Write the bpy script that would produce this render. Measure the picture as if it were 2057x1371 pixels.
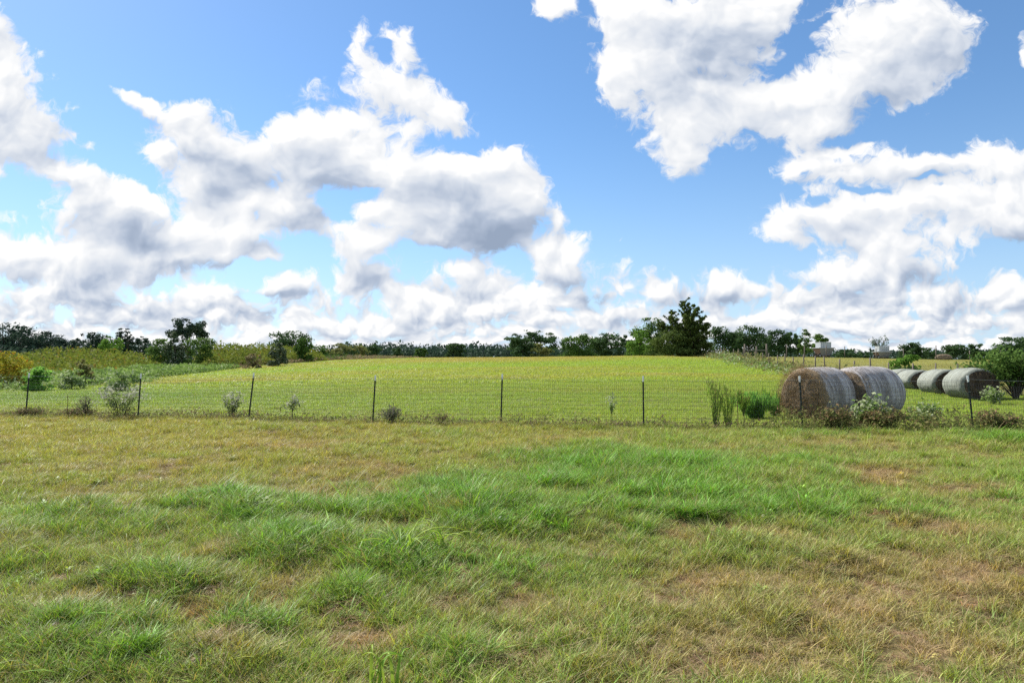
import bpy, bmesh, math, random
import numpy as np
from mathutils import Vector, Matrix, noise as mnoise

S = bpy.context.scene
COL = S.collection
for _o in list(S.objects):
    bpy.data.objects.remove(_o)
R = math.radians

# ------------------------------------------------------------------ camera
EYE = 1.55                       # metres above the grass at the camera
FPX = 1371.0                     # focal length in photograph pixels (24 mm on 36 mm)
HORIZON = 733.0                  # photograph row of the true horizon
PITCH = math.atan((HORIZON - 685.5) / FPX)
cam_data = bpy.data.cameras.new('camera')
cam_data.lens = 24.0
cam_data.sensor_width = 36.0
cam_data.clip_start = 0.05
cam_data.clip_end = 6000.0
cam = bpy.data.objects.new('camera', cam_data)
COL.objects.link(cam)
cam.location = (0, 0, EYE)
cam.rotation_euler = (R(90) + PITCH, 0, 0)
S.camera = cam

S.render.engine = 'CYCLES'
S.view_settings.view_transform = 'Standard'
S.view_settings.look = 'None'
S.view_settings.gamma = 1.0
S.view_settings.use_curve_mapping = False
S.view_settings.exposure = 0.84
cy = S.cycles
cy.max_bounces = 5
cy.diffuse_bounces = 3
cy.glossy_bounces = 2
cy.transmission_bounces = 3
cy.transparent_max_bounces = 6
cy.use_adaptive_sampling = True
cy.adaptive_threshold = 0.01
cy.use_denoising = False
cy.sample_clamp_indirect = 6.0

# ------------------------------------------------------------------ sun
SUN_AZ, SUN_EL = R(-46), R(43)   # azimuth from the view axis (negative = left), elevation
sun_dir = Vector((math.sin(SUN_AZ) * math.cos(SUN_EL), math.cos(SUN_AZ) * math.cos(SUN_EL), math.sin(SUN_EL)))
sun_data = bpy.data.lights.new('sun', 'SUN')
sun_data.energy = 5.0
sun_data.angle = R(0.53)
sun_data.color = (1.0, 0.955, 0.88)
sun = bpy.data.objects.new('sun', sun_data)
COL.objects.link(sun)
sun.rotation_euler = sun_dir.to_track_quat('Z', 'Y').to_euler()
sun.location = (-30, 30, 60)

SKY_STRENGTH, SKY_SAT, CLOUD_STRENGTH = 0.088, 1.2, 0.54

# ------------------------------------------------------------------ world: clear sky with cumulus
world = bpy.data.worlds.new('World')
S.world = world
world.use_nodes = True
wt = world.node_tree
wt.nodes.clear()

class NB:
    """small helper to wire nodes"""
    def __init__(self, tree):
        self.t = tree
    def n(self, typ, **kw):
        nd = self.t.nodes.new(typ)
        for k, v in kw.items():
            setattr(nd, k, v)
        return nd
    def set(self, sock, v):
        if isinstance(v, bpy.types.NodeSocket):
            self.t.links.new(v, sock)
        elif v is not None:
            sock.default_value = v
    def m(self, op, a, b=None, c=None, clamp=False):
        nd = self.n('ShaderNodeMath', operation=op, use_clamp=clamp)
        for i, v in enumerate((a, b, c)):
            if v is not None:
                self.set(nd.inputs[i], v)
        return nd.outputs[0]
    def v(self, op, a, b=None, scale=None):
        nd = self.n('ShaderNodeVectorMath', operation=op)
        self.set(nd.inputs[0], a)
        if b is not None:
            self.set(nd.inputs[1], b)
        if scale is not None:
            self.set(nd.inputs['Scale'], scale)
        return nd.outputs['Value'] if op in ('LENGTH', 'DOT_PRODUCT', 'DISTANCE') else nd.outputs[0]
    def mr(self, val, a, b, c=0.0, d=1.0, smooth=False, clamp=True):
        nd = self.n('ShaderNodeMapRange', clamp=clamp)
        if smooth:
            nd.interpolation_type = 'SMOOTHSTEP'
        for i, x in enumerate((val, a, b, c, d)):
            self.set(nd.inputs[i], x)
        return nd.outputs[0]
    def noise(self, vec, scale, detail=4.0, rough=0.5, lac=2.0, dist=0.0, dim='3D', out=0, w=None):
        nd = self.n('ShaderNodeTexNoise', noise_dimensions=dim)
        self.set(nd.inputs['Vector'], vec)
        self.set(nd.inputs['Scale'], scale)
        self.set(nd.inputs['Detail'], detail)
        self.set(nd.inputs['Roughness'], rough)
        self.set(nd.inputs['Lacunarity'], lac)
        self.set(nd.inputs['Distortion'], dist)
        return nd.outputs[out]
    def mix(self, f, a, b, blend='MIX'):
        nd = self.n('ShaderNodeMix', data_type='RGBA', blend_type=blend)
        self.set(nd.inputs[0], f)
        self.set(nd.inputs[6], a if isinstance(a, bpy.types.NodeSocket) else (*a, 1.0))
        self.set(nd.inputs[7], b if isinstance(b, bpy.types.NodeSocket) else (*b, 1.0))
        return nd.outputs[2]
    def ramp(self, f, stops, interp='LINEAR'):
        nd = self.n('ShaderNodeValToRGB')
        nd.color_ramp.interpolation = interp
        els = nd.color_ramp.elements
        while len(els) < len(stops):
            els.new(0.5)
        for e, (p, c) in zip(els, stops):
            e.position = p
            e.color = (*c, 1.0)
        self.set(nd.inputs[0], f)
        return nd.outputs[0]

# cloud cells on the sky: centre, radii (milli-units of the sky chart), tilt in degrees
CELLS = [
 # big bank on the left edge
 (-20,120,75,95,0),(25,200,105,85,-25),(75,268,80,38,0),(0,285,110,45,0),(-10,345,32,22,0),(152,222,20,12,0),
 (-60,60,60,60,0),
 # bank stepping down from it
 (110,335,75,30,-18),(195,400,125,62,-22),(290,415,48,28,-15),(230,470,150,75,-10),(60,520,120,50,0),
 (185,530,190,60,0),(335,505,120,55,0),(450,480,80,45,0),(185,300,14,9,0),(238,328,13,18,0),(0,440,16,12,0),
 # big cumulus centre left
 (282,200,62,17,-24),(370,250,85,45,-20),(440,300,115,70,-25),(315,305,40,36,0),(420,375,105,62,-10),(570,265,62,34,10),
 (640,265,66,44,0),(600,335,135,70,0),(690,330,55,45,0),(480,425,110,48,15),(420,470,95,50,0),(600,430,90,45,0),
 (655,458,42,16,-15),(525,505,48,18,-5),
 # torn cloud above it
 (722,95,22,50,10),(748,165,48,48,0),(820,100,22,42,-15),(790,75,18,30,20),(810,200,82,46,-12),(645,185,36,18,0),
 (875,222,52,24,-8),(745,248,66,22,-25),(860,255,70,14,0),(915,218,22,8,20),(848,140,14,24,20),
 # big cumulus centre
 (730,330,72,52,0),(805,335,105,54,0),(905,345,95,50,5),(1012,340,66,54,0),(1040,385,52,66,0),(850,410,150,85,0),
 (980,430,118,66,0),(915,480,150,36,0),(740,500,66,48,0),(760,285,20,14,0),
 # tower on its right
 (1103,440,24,40,0),(1122,500,84,50,0),(1105,550,95,46,0),(1125,598,110,30,0),(1070,500,30,18,0),
 # below
 (720,560,105,45,0),(935,550,78,52,0),(850,605,150,36,0),(1005,575,40,24,0),(1240,527,19,12,0),(1236,496,9,11,0),
 (630,558,42,14,0),(560,580,75,42,0),(410,590,90,36,0),(1310,592,44,30,0),(1245,632,95,27,0),(1090,640,60,25,0),
 # large sheet upper right
 (1112,8,52,34,15),(1265,55,100,95,0),(1225,175,48,72,15),(1390,60,190,115,0),(1520,45,110,75,10),(1345,225,48,70,10),
 (1465,225,170,52,14),(1372,310,48,50,25),(1600,220,160,62,22),(1740,135,140,108,30),(1800,30,140,85,0),
 (1890,70,52,60,0),(1650,246,90,34,20),(1835,140,95,72,30),(2062,120,28,46,20),
 (1400,190,150,62,0),(1290,140,90,60,0),
 # bank on the right
 (1690,296,80,15,14),(1600,340,62,40,25),(1700,335,110,40,0),(1850,335,130,36,-4),(1995,322,80,42,0),(2050,380,85,75,0),
 (1900,405,170,52,0),(1690,430,125,58,0),(1585,465,46,44,0),(1780,480,175,55,0),(2010,445,95,42,0),(1775,540,130,50,0),
 (1680,555,110,30,0),(1455,570,58,34,0),(1510,585,42,16,0),(1640,605,230,34,0),(1850,605,190,44,0),(2020,590,90,48,0),
 (1500,645,190,32,0),(1870,222,12,10,0),
 (140,600,230,52,0),(430,635,250,44,0),(800,645,260,36,0),(1010,610,130,40,0),(1700,660,330,30,0),
]
def thin_out(c):
    """scraps and the torn cloud are thinner than the big heaps"""
    x, y, rx, ry, a = c
    if rx * ry < 700:
        return (x, y, rx * 1.7, ry * 1.7, a, 0.34)
    if 600 < x < 940 and y < 262:
        return (x, y, rx * 1.5, ry * 1.45, a, 0.60)
    return (x, y, rx, ry, a, 1.0)
CELLS = [thin_out(c) for c in CELLS]
HOLES = [(1775,258,120,16,22),(1590,130,46,11,52),(1640,60,44,9,52),(1662,400,28,12,30),(1750,372,45,6,-8),(1862,362,36,6,0),(500,440,16,16,0),(745,385,32,18,0),
         (640,560,20,20,0),(1615,345,16,10,0),(688,425,14,10,0),(775,110,14,26,0),(870,512,62,14,-8),(1030,520,26,22,0)]
SHADES = [(60,272,120,30,0,.42),(440,330,80,48,-35,.42),(640,352,95,42,0,.55),(625,440,62,22,0,.5),(985,455,120,52,0,.62),(900,490,130,24,0,.55),
          (880,385,95,26,-10,.35),(270,478,105,28,-18,.62),(385,537,125,14,0,.6),(200,562,55,22,0,.4),(180,600,110,16,0,.4),(740,560,62,20,0,.5),
          (520,500,45,14,0,.3),(1115,558,66,12,0,.5),(1180,592,50,14,0,.5),(1450,95,120,85,0,.5),(1380,175,100,40,10,.35),(1840,110,110,48,30,.42),(1790,210,140,26,28,.38),
          (1700,440,130,22,5,.25),(1840,560,120,26,5,.42),(1770,600,170,14,0,.38),(2045,478,75,22,0,.6),(1465,594,66,12,0,.5),
          (565,596,75,16,0,.42),(380,622,100,10,0,.35),(700,618,80,12,0,.3),(1250,640,70,14,0,.4),(945,590,55,14,0,.35),(1580,655,160,10,0,.25),
          (1830,352,130,14,0,.25),(470,380,60,20,0,.25),(180,400,30,60,-20,.25),(560,640,80,10,0,.3),(1920,640,120,12,0,.3),(860,640,90,10,0,.3)]

def chart(x, y):
    return ((x - 1028.5) / 1000.0, (685.5 - y) / 1000.0)

KQ = 2.0
def quad(c):
    """coefficients of the squared elliptical distance to a cell as a polynomial in u, v"""
    x, y, rx, ry, a = c[:5]
    cu, cv = chart(x, y)
    ca, sa = math.cos(R(a)), math.sin(R(a))
    e1 = (ca * 1000 / rx, sa * 1000 / rx)
    e2 = (-sa * 1000 / ry, ca * 1000 / ry)
    A = e1[0] ** 2 + e2[0] ** 2
    B = 2 * (e1[0] * e1[1] + e2[0] * e2[1])
    C = e1[1] ** 2 + e2[1] ** 2
    return (A, B, C, -2 * A * cu - B * cv, -2 * C * cv - B * cu, A * cu * cu + B * cu * cv + C * cv * cv)

def near_tile(c, x0, x1, reach):
    """does the cell matter between the chart columns x0 and x1"""
    x, y, rx, ry, a = c[:5]
    h = math.hypot(rx * math.cos(R(a)), ry * math.sin(R(a))) * reach + 45
    return x + h > x0 and x - h < x1

def field(b, P, cells, weights=None, dep=None, k=KQ):
    """sum of bells over the cells, three at a time in the lanes of a vector"""
    if not cells:
        return None
    s = b.n('ShaderNodeSeparateXYZ'); b.set(s.inputs[0], P)
    u, v = s.outputs[0], s.outputs[1]
    def splat(x):
        nd = b.n('ShaderNodeCombineXYZ')
        for i in range(3):
            b.set(nd.inputs[i], x)
        return nd.outputs[0]
    mono = [splat(b.m('MULTIPLY', u, u)), splat(b.m('MULTIPLY', u, v)), splat(b.m('MULTIPLY', v, v)), splat(u), splat(v)]
    acc = dep
    total = None
    for i in range(0, len(cells), 3):
        trio = cells[i:i + 3]
        ks = [quad(c) for c in trio]
        while len(ks) < 3:
            ks.append((0, 0, 0, 0, 0, 60.0))
        def mad(a, kvec, c):
            nd = b.n('ShaderNodeVectorMath', operation='MULTIPLY_ADD')
            b.set(nd.inputs[0], a); nd.inputs[1].default_value = kvec
            b.set(nd.inputs[2], c)
            return nd.outputs[0]
        cur = tuple(q[5] for q in ks)
        src = acc if acc is not None else mono[0]
        cur = mad(src, (1e-9, 1e-9, 1e-9), cur)
        for j in range(5):
            cur = mad(mono[j], tuple(q[j] for q in ks), cur)
        ex = b.v('POWER', (math.exp(-k),) * 3, cur)
        if weights is not None:
            w = [weights[i + j] if i + j < len(weights) else 0.0 for j in range(3)]
            total = mad(ex, tuple(w), total if total is not None else (0, 0, 0))
        else:
            total = b.v('ADD', ex, total) if total is not None else ex
        acc = total
    return b.v('DOT_PRODUCT', total, (1, 1, 1))

b = NB(wt)
tc = b.n('ShaderNodeTexCoord')
rot = b.n('ShaderNodeVectorRotate', rotation_type='X_AXIS')
b.set(rot.inputs['Vector'], tc.outputs['Generated'])
rot.inputs['Angle'].default_value = -PITCH
sx = b.n('ShaderNodeSeparateXYZ'); b.set(sx.inputs[0], rot.outputs[0])
yy = b.m('MAXIMUM', b.m('ABSOLUTE', sx.outputs[1]), 0.3)
CU = b.m('MULTIPLY', b.m('DIVIDE', sx.outputs[0], yy), FPX / 1000.0)
CV = b.m('MULTIPLY', b.m('DIVIDE', sx.outputs[2], yy), FPX / 1000.0)
cx = b.n('ShaderNodeCombineXYZ')
b.set(cx.inputs[0], CU); b.set(cx.inputs[1], CV)
PC = cx.outputs[0]

sky = b.n('ShaderNodeTexSky', sky_type='NISHITA')
sky.sun_disc = False
sky.sun_elevation = SUN_EL
sky.sun_rotation = SUN_AZ
sky.altitude = 300.0
sky.air_density = 1.0
sky.dust_density = 0.25
sky.ozone_density = 3.0
hs = b.n('ShaderNodeHueSaturation')
hs.inputs['Saturation'].default_value = SKY_SAT
b.set(hs.inputs['Color'], sky.outputs[0])
# pale moist air low over the horizon
low = b.mr(sx.outputs[2], 0.34, -0.06, 0.0, 0.92)
low = b.m('ADD', b.m('MULTIPLY', low, low), 0.10)
sky_col = b.mix(low, hs.outputs[0], tuple(c / SKY_STRENGTH for c in (0.285, 0.395, 0.55)))
bg_sky = b.n('ShaderNodeBackground'); b.set(bg_sky.inputs[0], sky_col); bg_sky.inputs[1].default_value = SKY_STRENGTH

def billow(P, scale_v, sc, puff, fine):
    PP = b.v('MULTIPLY', P, scale_v)
    vo = b.n('ShaderNodeTexVoronoi', voronoi_dimensions='2D', feature='F1')
    b.set(vo.inputs['Vector'], PP); b.set(vo.inputs['Scale'], sc); b.set(vo.inputs['Detail'], 2.0)
    b.set(vo.inputs['Roughness'], 0.5); b.set(vo.inputs['Lacunarity'], 2.3)
    p = b.m('SUBTRACT', 0.40, vo.outputs['Distance'])
    f = b.m('SUBTRACT', b.noise(PP, sc * 0.8, 3.5, 0.55, dim='2D'), 0.5)
    return b.m('ADD', b.m('MULTIPLY', p, puff), b.m('MULTIPLY', f, fine))

CLOUD_STOPS = [(0.0, (0.33, 0.41, 0.55)), (0.35, (0.48, 0.56, 0.70)), (0.62, (0.72, 0.775, 0.865)), (0.86, (0.93, 0.95, 0.98)), (1.0, (1.07, 1.07, 1.07))]

def cloud_column(x0, x1):
    """clouds of one upright strip of the sky: a node group giving mask and colour"""
    global b
    outer = b
    grp = bpy.data.node_groups.new('cloud_strip', 'ShaderNodeTree')
    grp.interface.new_socket('P', in_out='INPUT', socket_type='NodeSocketVector')
    grp.interface.new_socket('Mask', in_out='OUTPUT', socket_type='NodeSocketFloat')
    grp.interface.new_socket('Color', in_out='OUTPUT', socket_type='NodeSocketColor')
    b = NB(grp)
    gi = b.n('NodeGroupInput'); go = b.n('NodeGroupOutput')
    PC = gi.outputs[0]
    sp = b.n('ShaderNodeSeparateXYZ'); b.set(sp.inputs[0], PC)
    CV = sp.outputs[1]
    cells = [c for c in CELLS if near_tile(c, x0, x1, 1.9)]
    holes = [c for c in HOLES if near_tile(c, x0, x1, 1.7)]
    shades = [c for c in SHADES if near_tile(c, x0, x1, 1.9)]
    w1 = b.v('SUBTRACT', b.noise(PC, 5.5, 1.0, 0.5, dim='2D', out=1), (0.5, 0.5, 0.5))
    w2 = b.v('SUBTRACT', b.noise(PC, 21.0, 2.0, 0.55, dim='2D', out=1), (0.5, 0.5, 0.5))
    P = b.v('ADD', PC, b.v('MULTIPLY', w1, (0.070, 0.050, 0)))
    P = b.v('ADD', P, b.v('MULTIPLY', w2, (0.026, 0.022, 0)))
    hz = b.mr(CV, 0.26, 0.03, 0.0, 1.0, smooth=True)
    elev = b.m('ADD', CV, 0.0475 + 0.045)
    band = b.mr(CV, 0.20, 0.05, -0.50, 0.62)
    def layers(P):
        """distant rows of cumulus on one level, drawn together by perspective"""
        s2 = b.n('ShaderNodeSeparateXYZ'); b.set(s2.inputs[0], P)
        cc = b.n('ShaderNodeCombineXYZ')
        e = b.m('MAXIMUM', b.m('ADD', s2.outputs[1], 0.0475 + 0.025), 0.012)
        b.set(cc.inputs[0], s2.outputs[0]); b.set(cc.inputs[1], b.m('MULTIPLY', b.m('LOGARITHM', e, math.e), 0.16))
        f = b.noise(cc.outputs[0], 13.0, 5.0, 0.58, dim='2D')
        vo = b.n('ShaderNodeTexVoronoi', voronoi_dimensions='2D', feature='F1')
        b.set(vo.inputs['Vector'], cc.outputs[0]); b.set(vo.inputs['Scale'], 19.0); b.set(vo.inputs['Detail'], 2.0); b.set(vo.inputs['Roughness'], 0.5)
        return b.m('ADD', b.m('MULTIPLY', b.m('SUBTRACT', f, 0.5), 1.5), b.m('MULTIPLY', b.m('SUBTRACT', 0.42, vo.outputs['Distance']), 0.95))
    def thickness(P, dep):
        F = field(b, P, cells, [c[5] for c in cells], dep=dep)
        lnF = b.m('LOGARITHM', b.m('MINIMUM', b.m('MAXIMUM', F, 1e-7), 0.995), math.e)
        q = b.m('SUBTRACT', 1.0, b.m('SQRT', b.m('MULTIPLY', lnF, -1.0 / KQ)))
        if holes:
            H = field(b, P, holes, dep=b.v('ADD', (0, 0, 0), q), k=1.2)
            q = b.m('SUBTRACT', q, b.m('MULTIPLY', H, 0.75))
        q = b.m('SMOOTH_MAX', q, band, 0.2)
        n_hi = billow(P, (1, 1.15, 1), 12.0, 0.55, 1.15)
        n_lo = layers(P)
        mx = b.n('ShaderNodeMix', data_type='FLOAT')
        b.set(mx.inputs[0], hz); b.set(mx.inputs[2], n_hi); b.set(mx.inputs[3], n_lo)
        nz = mx.outputs[0]
        return b.m('ADD', b.m('ADD', q, 0.06), b.m('MULTIPLY', nz, 0.85)), q
    D0, q0 = thickness(P, None)
    d0v = b.n('ShaderNodeCombineXYZ'); b.set(d0v.inputs[0], D0)
    Pn = b.n('ShaderNodeVectorMath', operation='MULTIPLY_ADD')
    b.set(Pn.inputs[0], d0v.outputs[0]); Pn.inputs[1].default_value = (1e-9, 0, 0)
    dl = b.n('ShaderNodeCombineXYZ')
    b.set(dl.inputs[0], b.mr(hz, 0, 1, -0.016, -0.008)); b.set(dl.inputs[1], b.mr(hz, 0, 1, 0.032, 0.015))
    b.set(Pn.inputs[2], b.v('ADD', P, dl.outputs[0]))
    D1, q1 = thickness(Pn.outputs[0], d0v.outputs[0])
    relief = b.m('SUBTRACT', D0, D1)
    fine = b.m('SUBTRACT', b.noise(b.v('ADD', P, b.v('MULTIPLY', w2, (0.03, 0.03, 0))), 34.0, 6.0, 0.68, dim='2D'), 0.5)
    mask = b.mr(b.m('ADD', D0, b.m('MULTIPLY', fine, 0.95)), -0.06, 0.40, smooth=True)
    edge = b.m('MAXIMUM', b.m('DIVIDE', b.m('ABSOLUTE', sp.outputs[0]), 1.26), CV)
    mask = b.m('MULTIPLY', mask, b.mr(edge, 0.90, 0.99, 1.0, 0.0, smooth=True))
    lit = b.m('ADD', b.m('MULTIPLY', relief, b.mr(hz, 0, 1, 0.48, 0.66)), b.m('ADD', b.m('MULTIPLY', fine, 0.08), 0.93))
    soft = b.m('SUBTRACT', b.noise(b.v('MULTIPLY', PC, (1, 1.7, 1)), 7.0, 3.5, 0.5, dim='2D'), 0.5)
    lit = b.m('ADD', lit, b.m('MULTIPLY', soft, b.mr(hz, 0, 1, -0.30, -0.5)))
    def tops(cc, sc, dist_sq=1.0):
        """every heap is bright above and grey below"""
        vo = b.n('ShaderNodeTexVoronoi', voronoi_dimensions='2D', feature='SMOOTH_F1')
        b.set(vo.inputs['Vector'], cc); b.set(vo.inputs['Scale'], sc); b.set(vo.inputs['Smoothness'], 0.5)
        dv_ = b.v('SUBTRACT', cc, vo.outputs['Position'])
        return b.m('MULTIPLY', b.v('DOT_PRODUCT', dv_, (-0.35, 0.95, 0)), sc)
    s3 = b.n('ShaderNodeSeparateXYZ'); b.set(s3.inputs[0], P)
    lc = b.n('ShaderNodeCombineXYZ')
    b.set(lc.inputs[0], s3.outputs[0])
    b.set(lc.inputs[1], b.m('MULTIPLY', b.m('LOGARITHM', b.m('MAXIMUM', b.m('ADD', s3.outputs[1], 0.0725), 0.012), math.e), 0.15))
    heap = b.m('ADD', b.m('MULTIPLY', tops(lc.outputs[0], 11.0), 0.34), b.m('MULTIPLY', tops(lc.outputs[0], 24.0), 0.16))
    heap2 = b.m('ADD', b.m('MULTIPLY', tops(P, 9.0), 0.12), b.m('MULTIPLY', tops(P, 22.0), 0.11))
    mh = b.n('ShaderNodeMix', data_type='FLOAT')
    b.set(mh.inputs[0], hz); b.set(mh.inputs[2], heap2); b.set(mh.inputs[3], heap)
    lit = b.m('ADD', lit, mh.outputs[0])
    if shades:
        dv = b.n('ShaderNodeCombineXYZ'); b.set(dv.inputs[0], relief)
        sh = field(b, P, shades, [c[5] for c in shades], dep=dv.outputs[0], k=0.9)
        sh = b.m('MULTIPLY', sh, b.mr(soft, -0.16, 0.12, 0.6, 1.2))
        lit = b.m('SUBTRACT', lit, sh)
    lit = b.m('SUBTRACT', lit, b.m('MULTIPLY', hz, 0.06))
    ccol = b.ramp(b.mr(lit, -0.1, 1.1), CLOUD_STOPS)
    grp.links.new(mask, go.inputs[0]); grp.links.new(ccol, go.inputs[1])
    b = outer
    return grp

def cloud_shader(grp):
    gn = b.n('ShaderNodeGroup'); gn.node_tree = grp
    b.set(gn.inputs[0], PC)
    mask, ccol = gn.outputs
    bg = b.n('ShaderNodeBackground'); b.set(bg.inputs[0], ccol); bg.inputs[1].default_value = CLOUD_STRENGTH
    ms = b.n('ShaderNodeMixShader')
    b.set(ms.inputs[0], mask)
    wt.links.new(bg_sky.outputs[0], ms.inputs[1]); wt.links.new(bg.outputs[0], ms.inputs[2])
    return ms.outputs[0]

def plain_sky():
    """the rest of the sky: scattered cumulus like those in view"""
    n = b.noise(b.v('MULTIPLY', PC, (1, 1.4, 1)), 2.6, 6.0, 0.6, dim='2D')
    mask = b.mr(n, 0.47, 0.58, smooth=True)
    edge = b.m('MAXIMUM', b.m('DIVIDE', b.m('ABSOLUTE', CU), 1.26), CV)
    back = b.m('LESS_THAN', sx.outputs[1], 0.0)
    mask = b.m('MULTIPLY', mask, b.m('MAXIMUM', back, b.mr(edge, 1.01, 1.18, smooth=True)))
    lit = b.mr(n, 0.5, 0.72, 1.0, 0.55)
    ccol = b.ramp(lit, CLOUD_STOPS)
    bg = b.n('ShaderNodeBackground'); b.set(bg.inputs[0], ccol); bg.inputs[1].default_value = CLOUD_STRENGTH
    ms = b.n('ShaderNodeMixShader')
    b.set(ms.inputs[0], mask)
    wt.links.new(bg_sky.outputs[0], ms.inputs[1]); wt.links.new(bg.outputs[0], ms.inputs[2])
    return ms.outputs[0]

EDGES = [-250, 2300]
STRIPS = [cloud_column(EDGES[i], EDGES[i + 1]) for i in range(len(EDGES) - 1)]
def tree(lo, hi):
    """binary choice between the strips lo..hi-1: only the strip looked at is evaluated"""
    if hi - lo == 1:
        return cloud_shader(STRIPS[lo])
    mid = (lo + hi) // 2
    ms = b.n('ShaderNodeMixShader')
    b.set(ms.inputs[0], b.m('GREATER_THAN', CU, chart(EDGES[mid], 0)[0]))
    wt.links.new(tree(lo, mid), ms.inputs[1]); wt.links.new(tree(mid, hi), ms.inputs[2])
    return ms.outputs[0]
inside = b.m('MULTIPLY', b.m('MULTIPLY', b.m('LESS_THAN', b.m('ABSOLUTE', CU), 1.26), b.m('LESS_THAN', CV, 1.0)), b.m('GREATER_THAN', sx.outputs[1], 0.0))
inside = b.m('MULTIPLY', inside, b.m('GREATER_THAN', CV, -0.25))
ms = b.n('ShaderNodeMixShader')
b.set(ms.inputs[0], inside)
wt.links.new(plain_sky(), ms.inputs[1]); wt.links.new(tree(0, len(EDGES) - 1), ms.inputs[2])
wo = b.n('ShaderNodeOutputWorld')
wt.links.new(ms.outputs[0], wo.inputs[0])
world.cycles.sampling_method = 'MANUAL'
world.cycles.sample_map_resolution = 512

# ================================================================== helpers
rng = np.random.default_rng(7)
random.seed(7)

def tag(o, label=None, cat=None, group=None, kind=None):
    for k, v in (('label', label), ('category', cat), ('group', group), ('kind', kind)):
        if v:
            o[k] = v
    return o

def link(name, mesh, parent=None):
    o = bpy.data.objects.new(name, mesh)
    COL.objects.link(o)
    o.parent = parent
    return o

def empty(name, loc, rz=0.0):
    o = bpy.data.objects.new(name, None)
    COL.objects.link(o)
    o.location = loc
    o.rotation_euler = (0, 0, rz)
    o.empty_display_size = 0.2
    return o

def mesh_np(name, verts, faces, mats=(), attrs=None, smooth=False, mat_idx=None):
    """mesh from numpy arrays; faces (n, k) or a list of them; attrs name -> (domain, type, data)"""
    me = bpy.data.meshes.new(name)
    verts = np.asarray(verts, np.float32)
    fl = faces if isinstance(faces, list) else [faces]
    fl = [np.asarray(f, np.int32) for f in fl if len(f)]
    loops = np.concatenate([f.ravel() for f in fl])
    sizes = np.concatenate([np.full(len(f), f.shape[1], np.int32) for f in fl])
    me.vertices.add(len(verts)); me.vertices.foreach_set('co', verts.ravel())
    me.loops.add(len(loops)); me.loops.foreach_set('vertex_index', loops)
    me.polygons.add(len(sizes))
    me.polygons.foreach_set('loop_start', np.concatenate([[0], np.cumsum(sizes)[:-1]]).astype(np.int32))
    if mat_idx is not None:
        me.polygons.foreach_set('material_index', np.asarray(mat_idx, np.int32))
    me.update(calc_edges=True)
    me.polygons.foreach_set('use_smooth', np.full(len(sizes), smooth))
    for m in mats:
        me.materials.append(m)
    for k, (dom, typ, data) in (attrs or {}).items():
        a = me.attributes.new(k, typ, dom)
        d = np.asarray(data, np.float32)
        a.data.foreach_set('color' if typ == 'FLOAT_COLOR' else ('vector' if typ == 'FLOAT_VECTOR' else 'value'), d.ravel() if typ != 'INT' else np.asarray(data, np.int32))
    return me

class MB:
    """collects simple solids into one mesh"""
    def __init__(self):
        self.v, self.f = [], []
    def add(self, verts, faces):
        k = len(self.v)
        self.v += [tuple(p) for p in verts]
        self.f += [tuple(i + k for i in q) for q in faces]
        return self
    def box(self, c, s, rot=None):
        hx, hy, hz = (x / 2 for x in s)
        pts = [Vector((sx * hx, sy * hy, sz * hz)) for sz in (-1, 1) for sy in (-1, 1) for sx in (-1, 1)]
        if rot is not None:
            pts = [rot @ p for p in pts]
        pts = [p + Vector(c) for p in pts]
        return self.add(pts, [(0, 2, 3, 1), (4, 5, 7, 6), (0, 1, 5, 4), (2, 6, 7, 3), (0, 4, 6, 2), (1, 3, 7, 5)])
    def tube(self, pts, radii, n=6, cap=True):
        pts = [Vector(p) for p in pts]
        if not hasattr(radii, '__len__'):
            radii = [radii] * len(pts)
        k = len(self.v)
        for i, p in enumerate(pts):
            d = (pts[min(i + 1, len(pts) - 1)] - pts[max(i - 1, 0)]).normalized()
            a = d.orthogonal().normalized() if abs(d.z) < 0.9 else Vector((1, 0, 0)) - d * d.x
            a.normalize()
            bb = d.cross(a)
            for j in range(n):
                t = 2 * math.pi * j / n
                self.v.append(tuple(p + (a * math.cos(t) + bb * math.sin(t)) * radii[i]))
        for i in range(len(pts) - 1):
            for j in range(n):
                a0 = k + i * n + j; a1 = k + i * n + (j + 1) % n
                self.f.append((a0, a1, a1 + n, a0 + n))
        if cap:
            self.f.append(tuple(k + j for j in reversed(range(n))))
            self.f.append(tuple(k + (len(pts) - 1) * n + j for j in range(n)))
        return self
    def build(self, name, mat, parent=None, smooth=False):
        me = bpy.data.meshes.new(name)
        me.from_pydata(self.v, [], self.f)
        me.update()
        me.materials.append(mat)
        if smooth:
            me.polygons.foreach_set('use_smooth', np.full(len(me.polygons), True))
        return link(name, me, parent)

def vnoise(x, y, seed=0):
    """2-D value noise in 0..1"""
    x = np.asarray(x, np.float64); y = np.asarray(y, np.float64)
    xi = np.floor(x).astype(np.int64); yi = np.floor(y).astype(np.int64)
    fx = x - xi; fy = y - yi
    fx = fx * fx * (3 - 2 * fx); fy = fy * fy * (3 - 2 * fy)
    def h(a, c):
        n = (a * 374761393 + c * 668265263 + seed * 974634777) & 0xFFFFFFFF
        n = ((n ^ (n >> 13)) * 1274126177) & 0xFFFFFFFF
        return ((n ^ (n >> 16)) & 0xFFFF) / 65535.0
    return (h(xi, yi) * (1 - fx) + h(xi + 1, yi) * fx) * (1 - fy) + (h(xi, yi + 1) * (1 - fx) + h(xi + 1, yi + 1) * fx) * fy

def fbm(x, y, seed=0, octaves=4):
    s, a, t = 0.0, 1.0, 0.0
    for i in range(octaves):
        s = s + a * vnoise(x * 2 ** i, y * 2 ** i, seed + i * 17)
        t += a
        a *= 0.55
    return s / t

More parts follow.
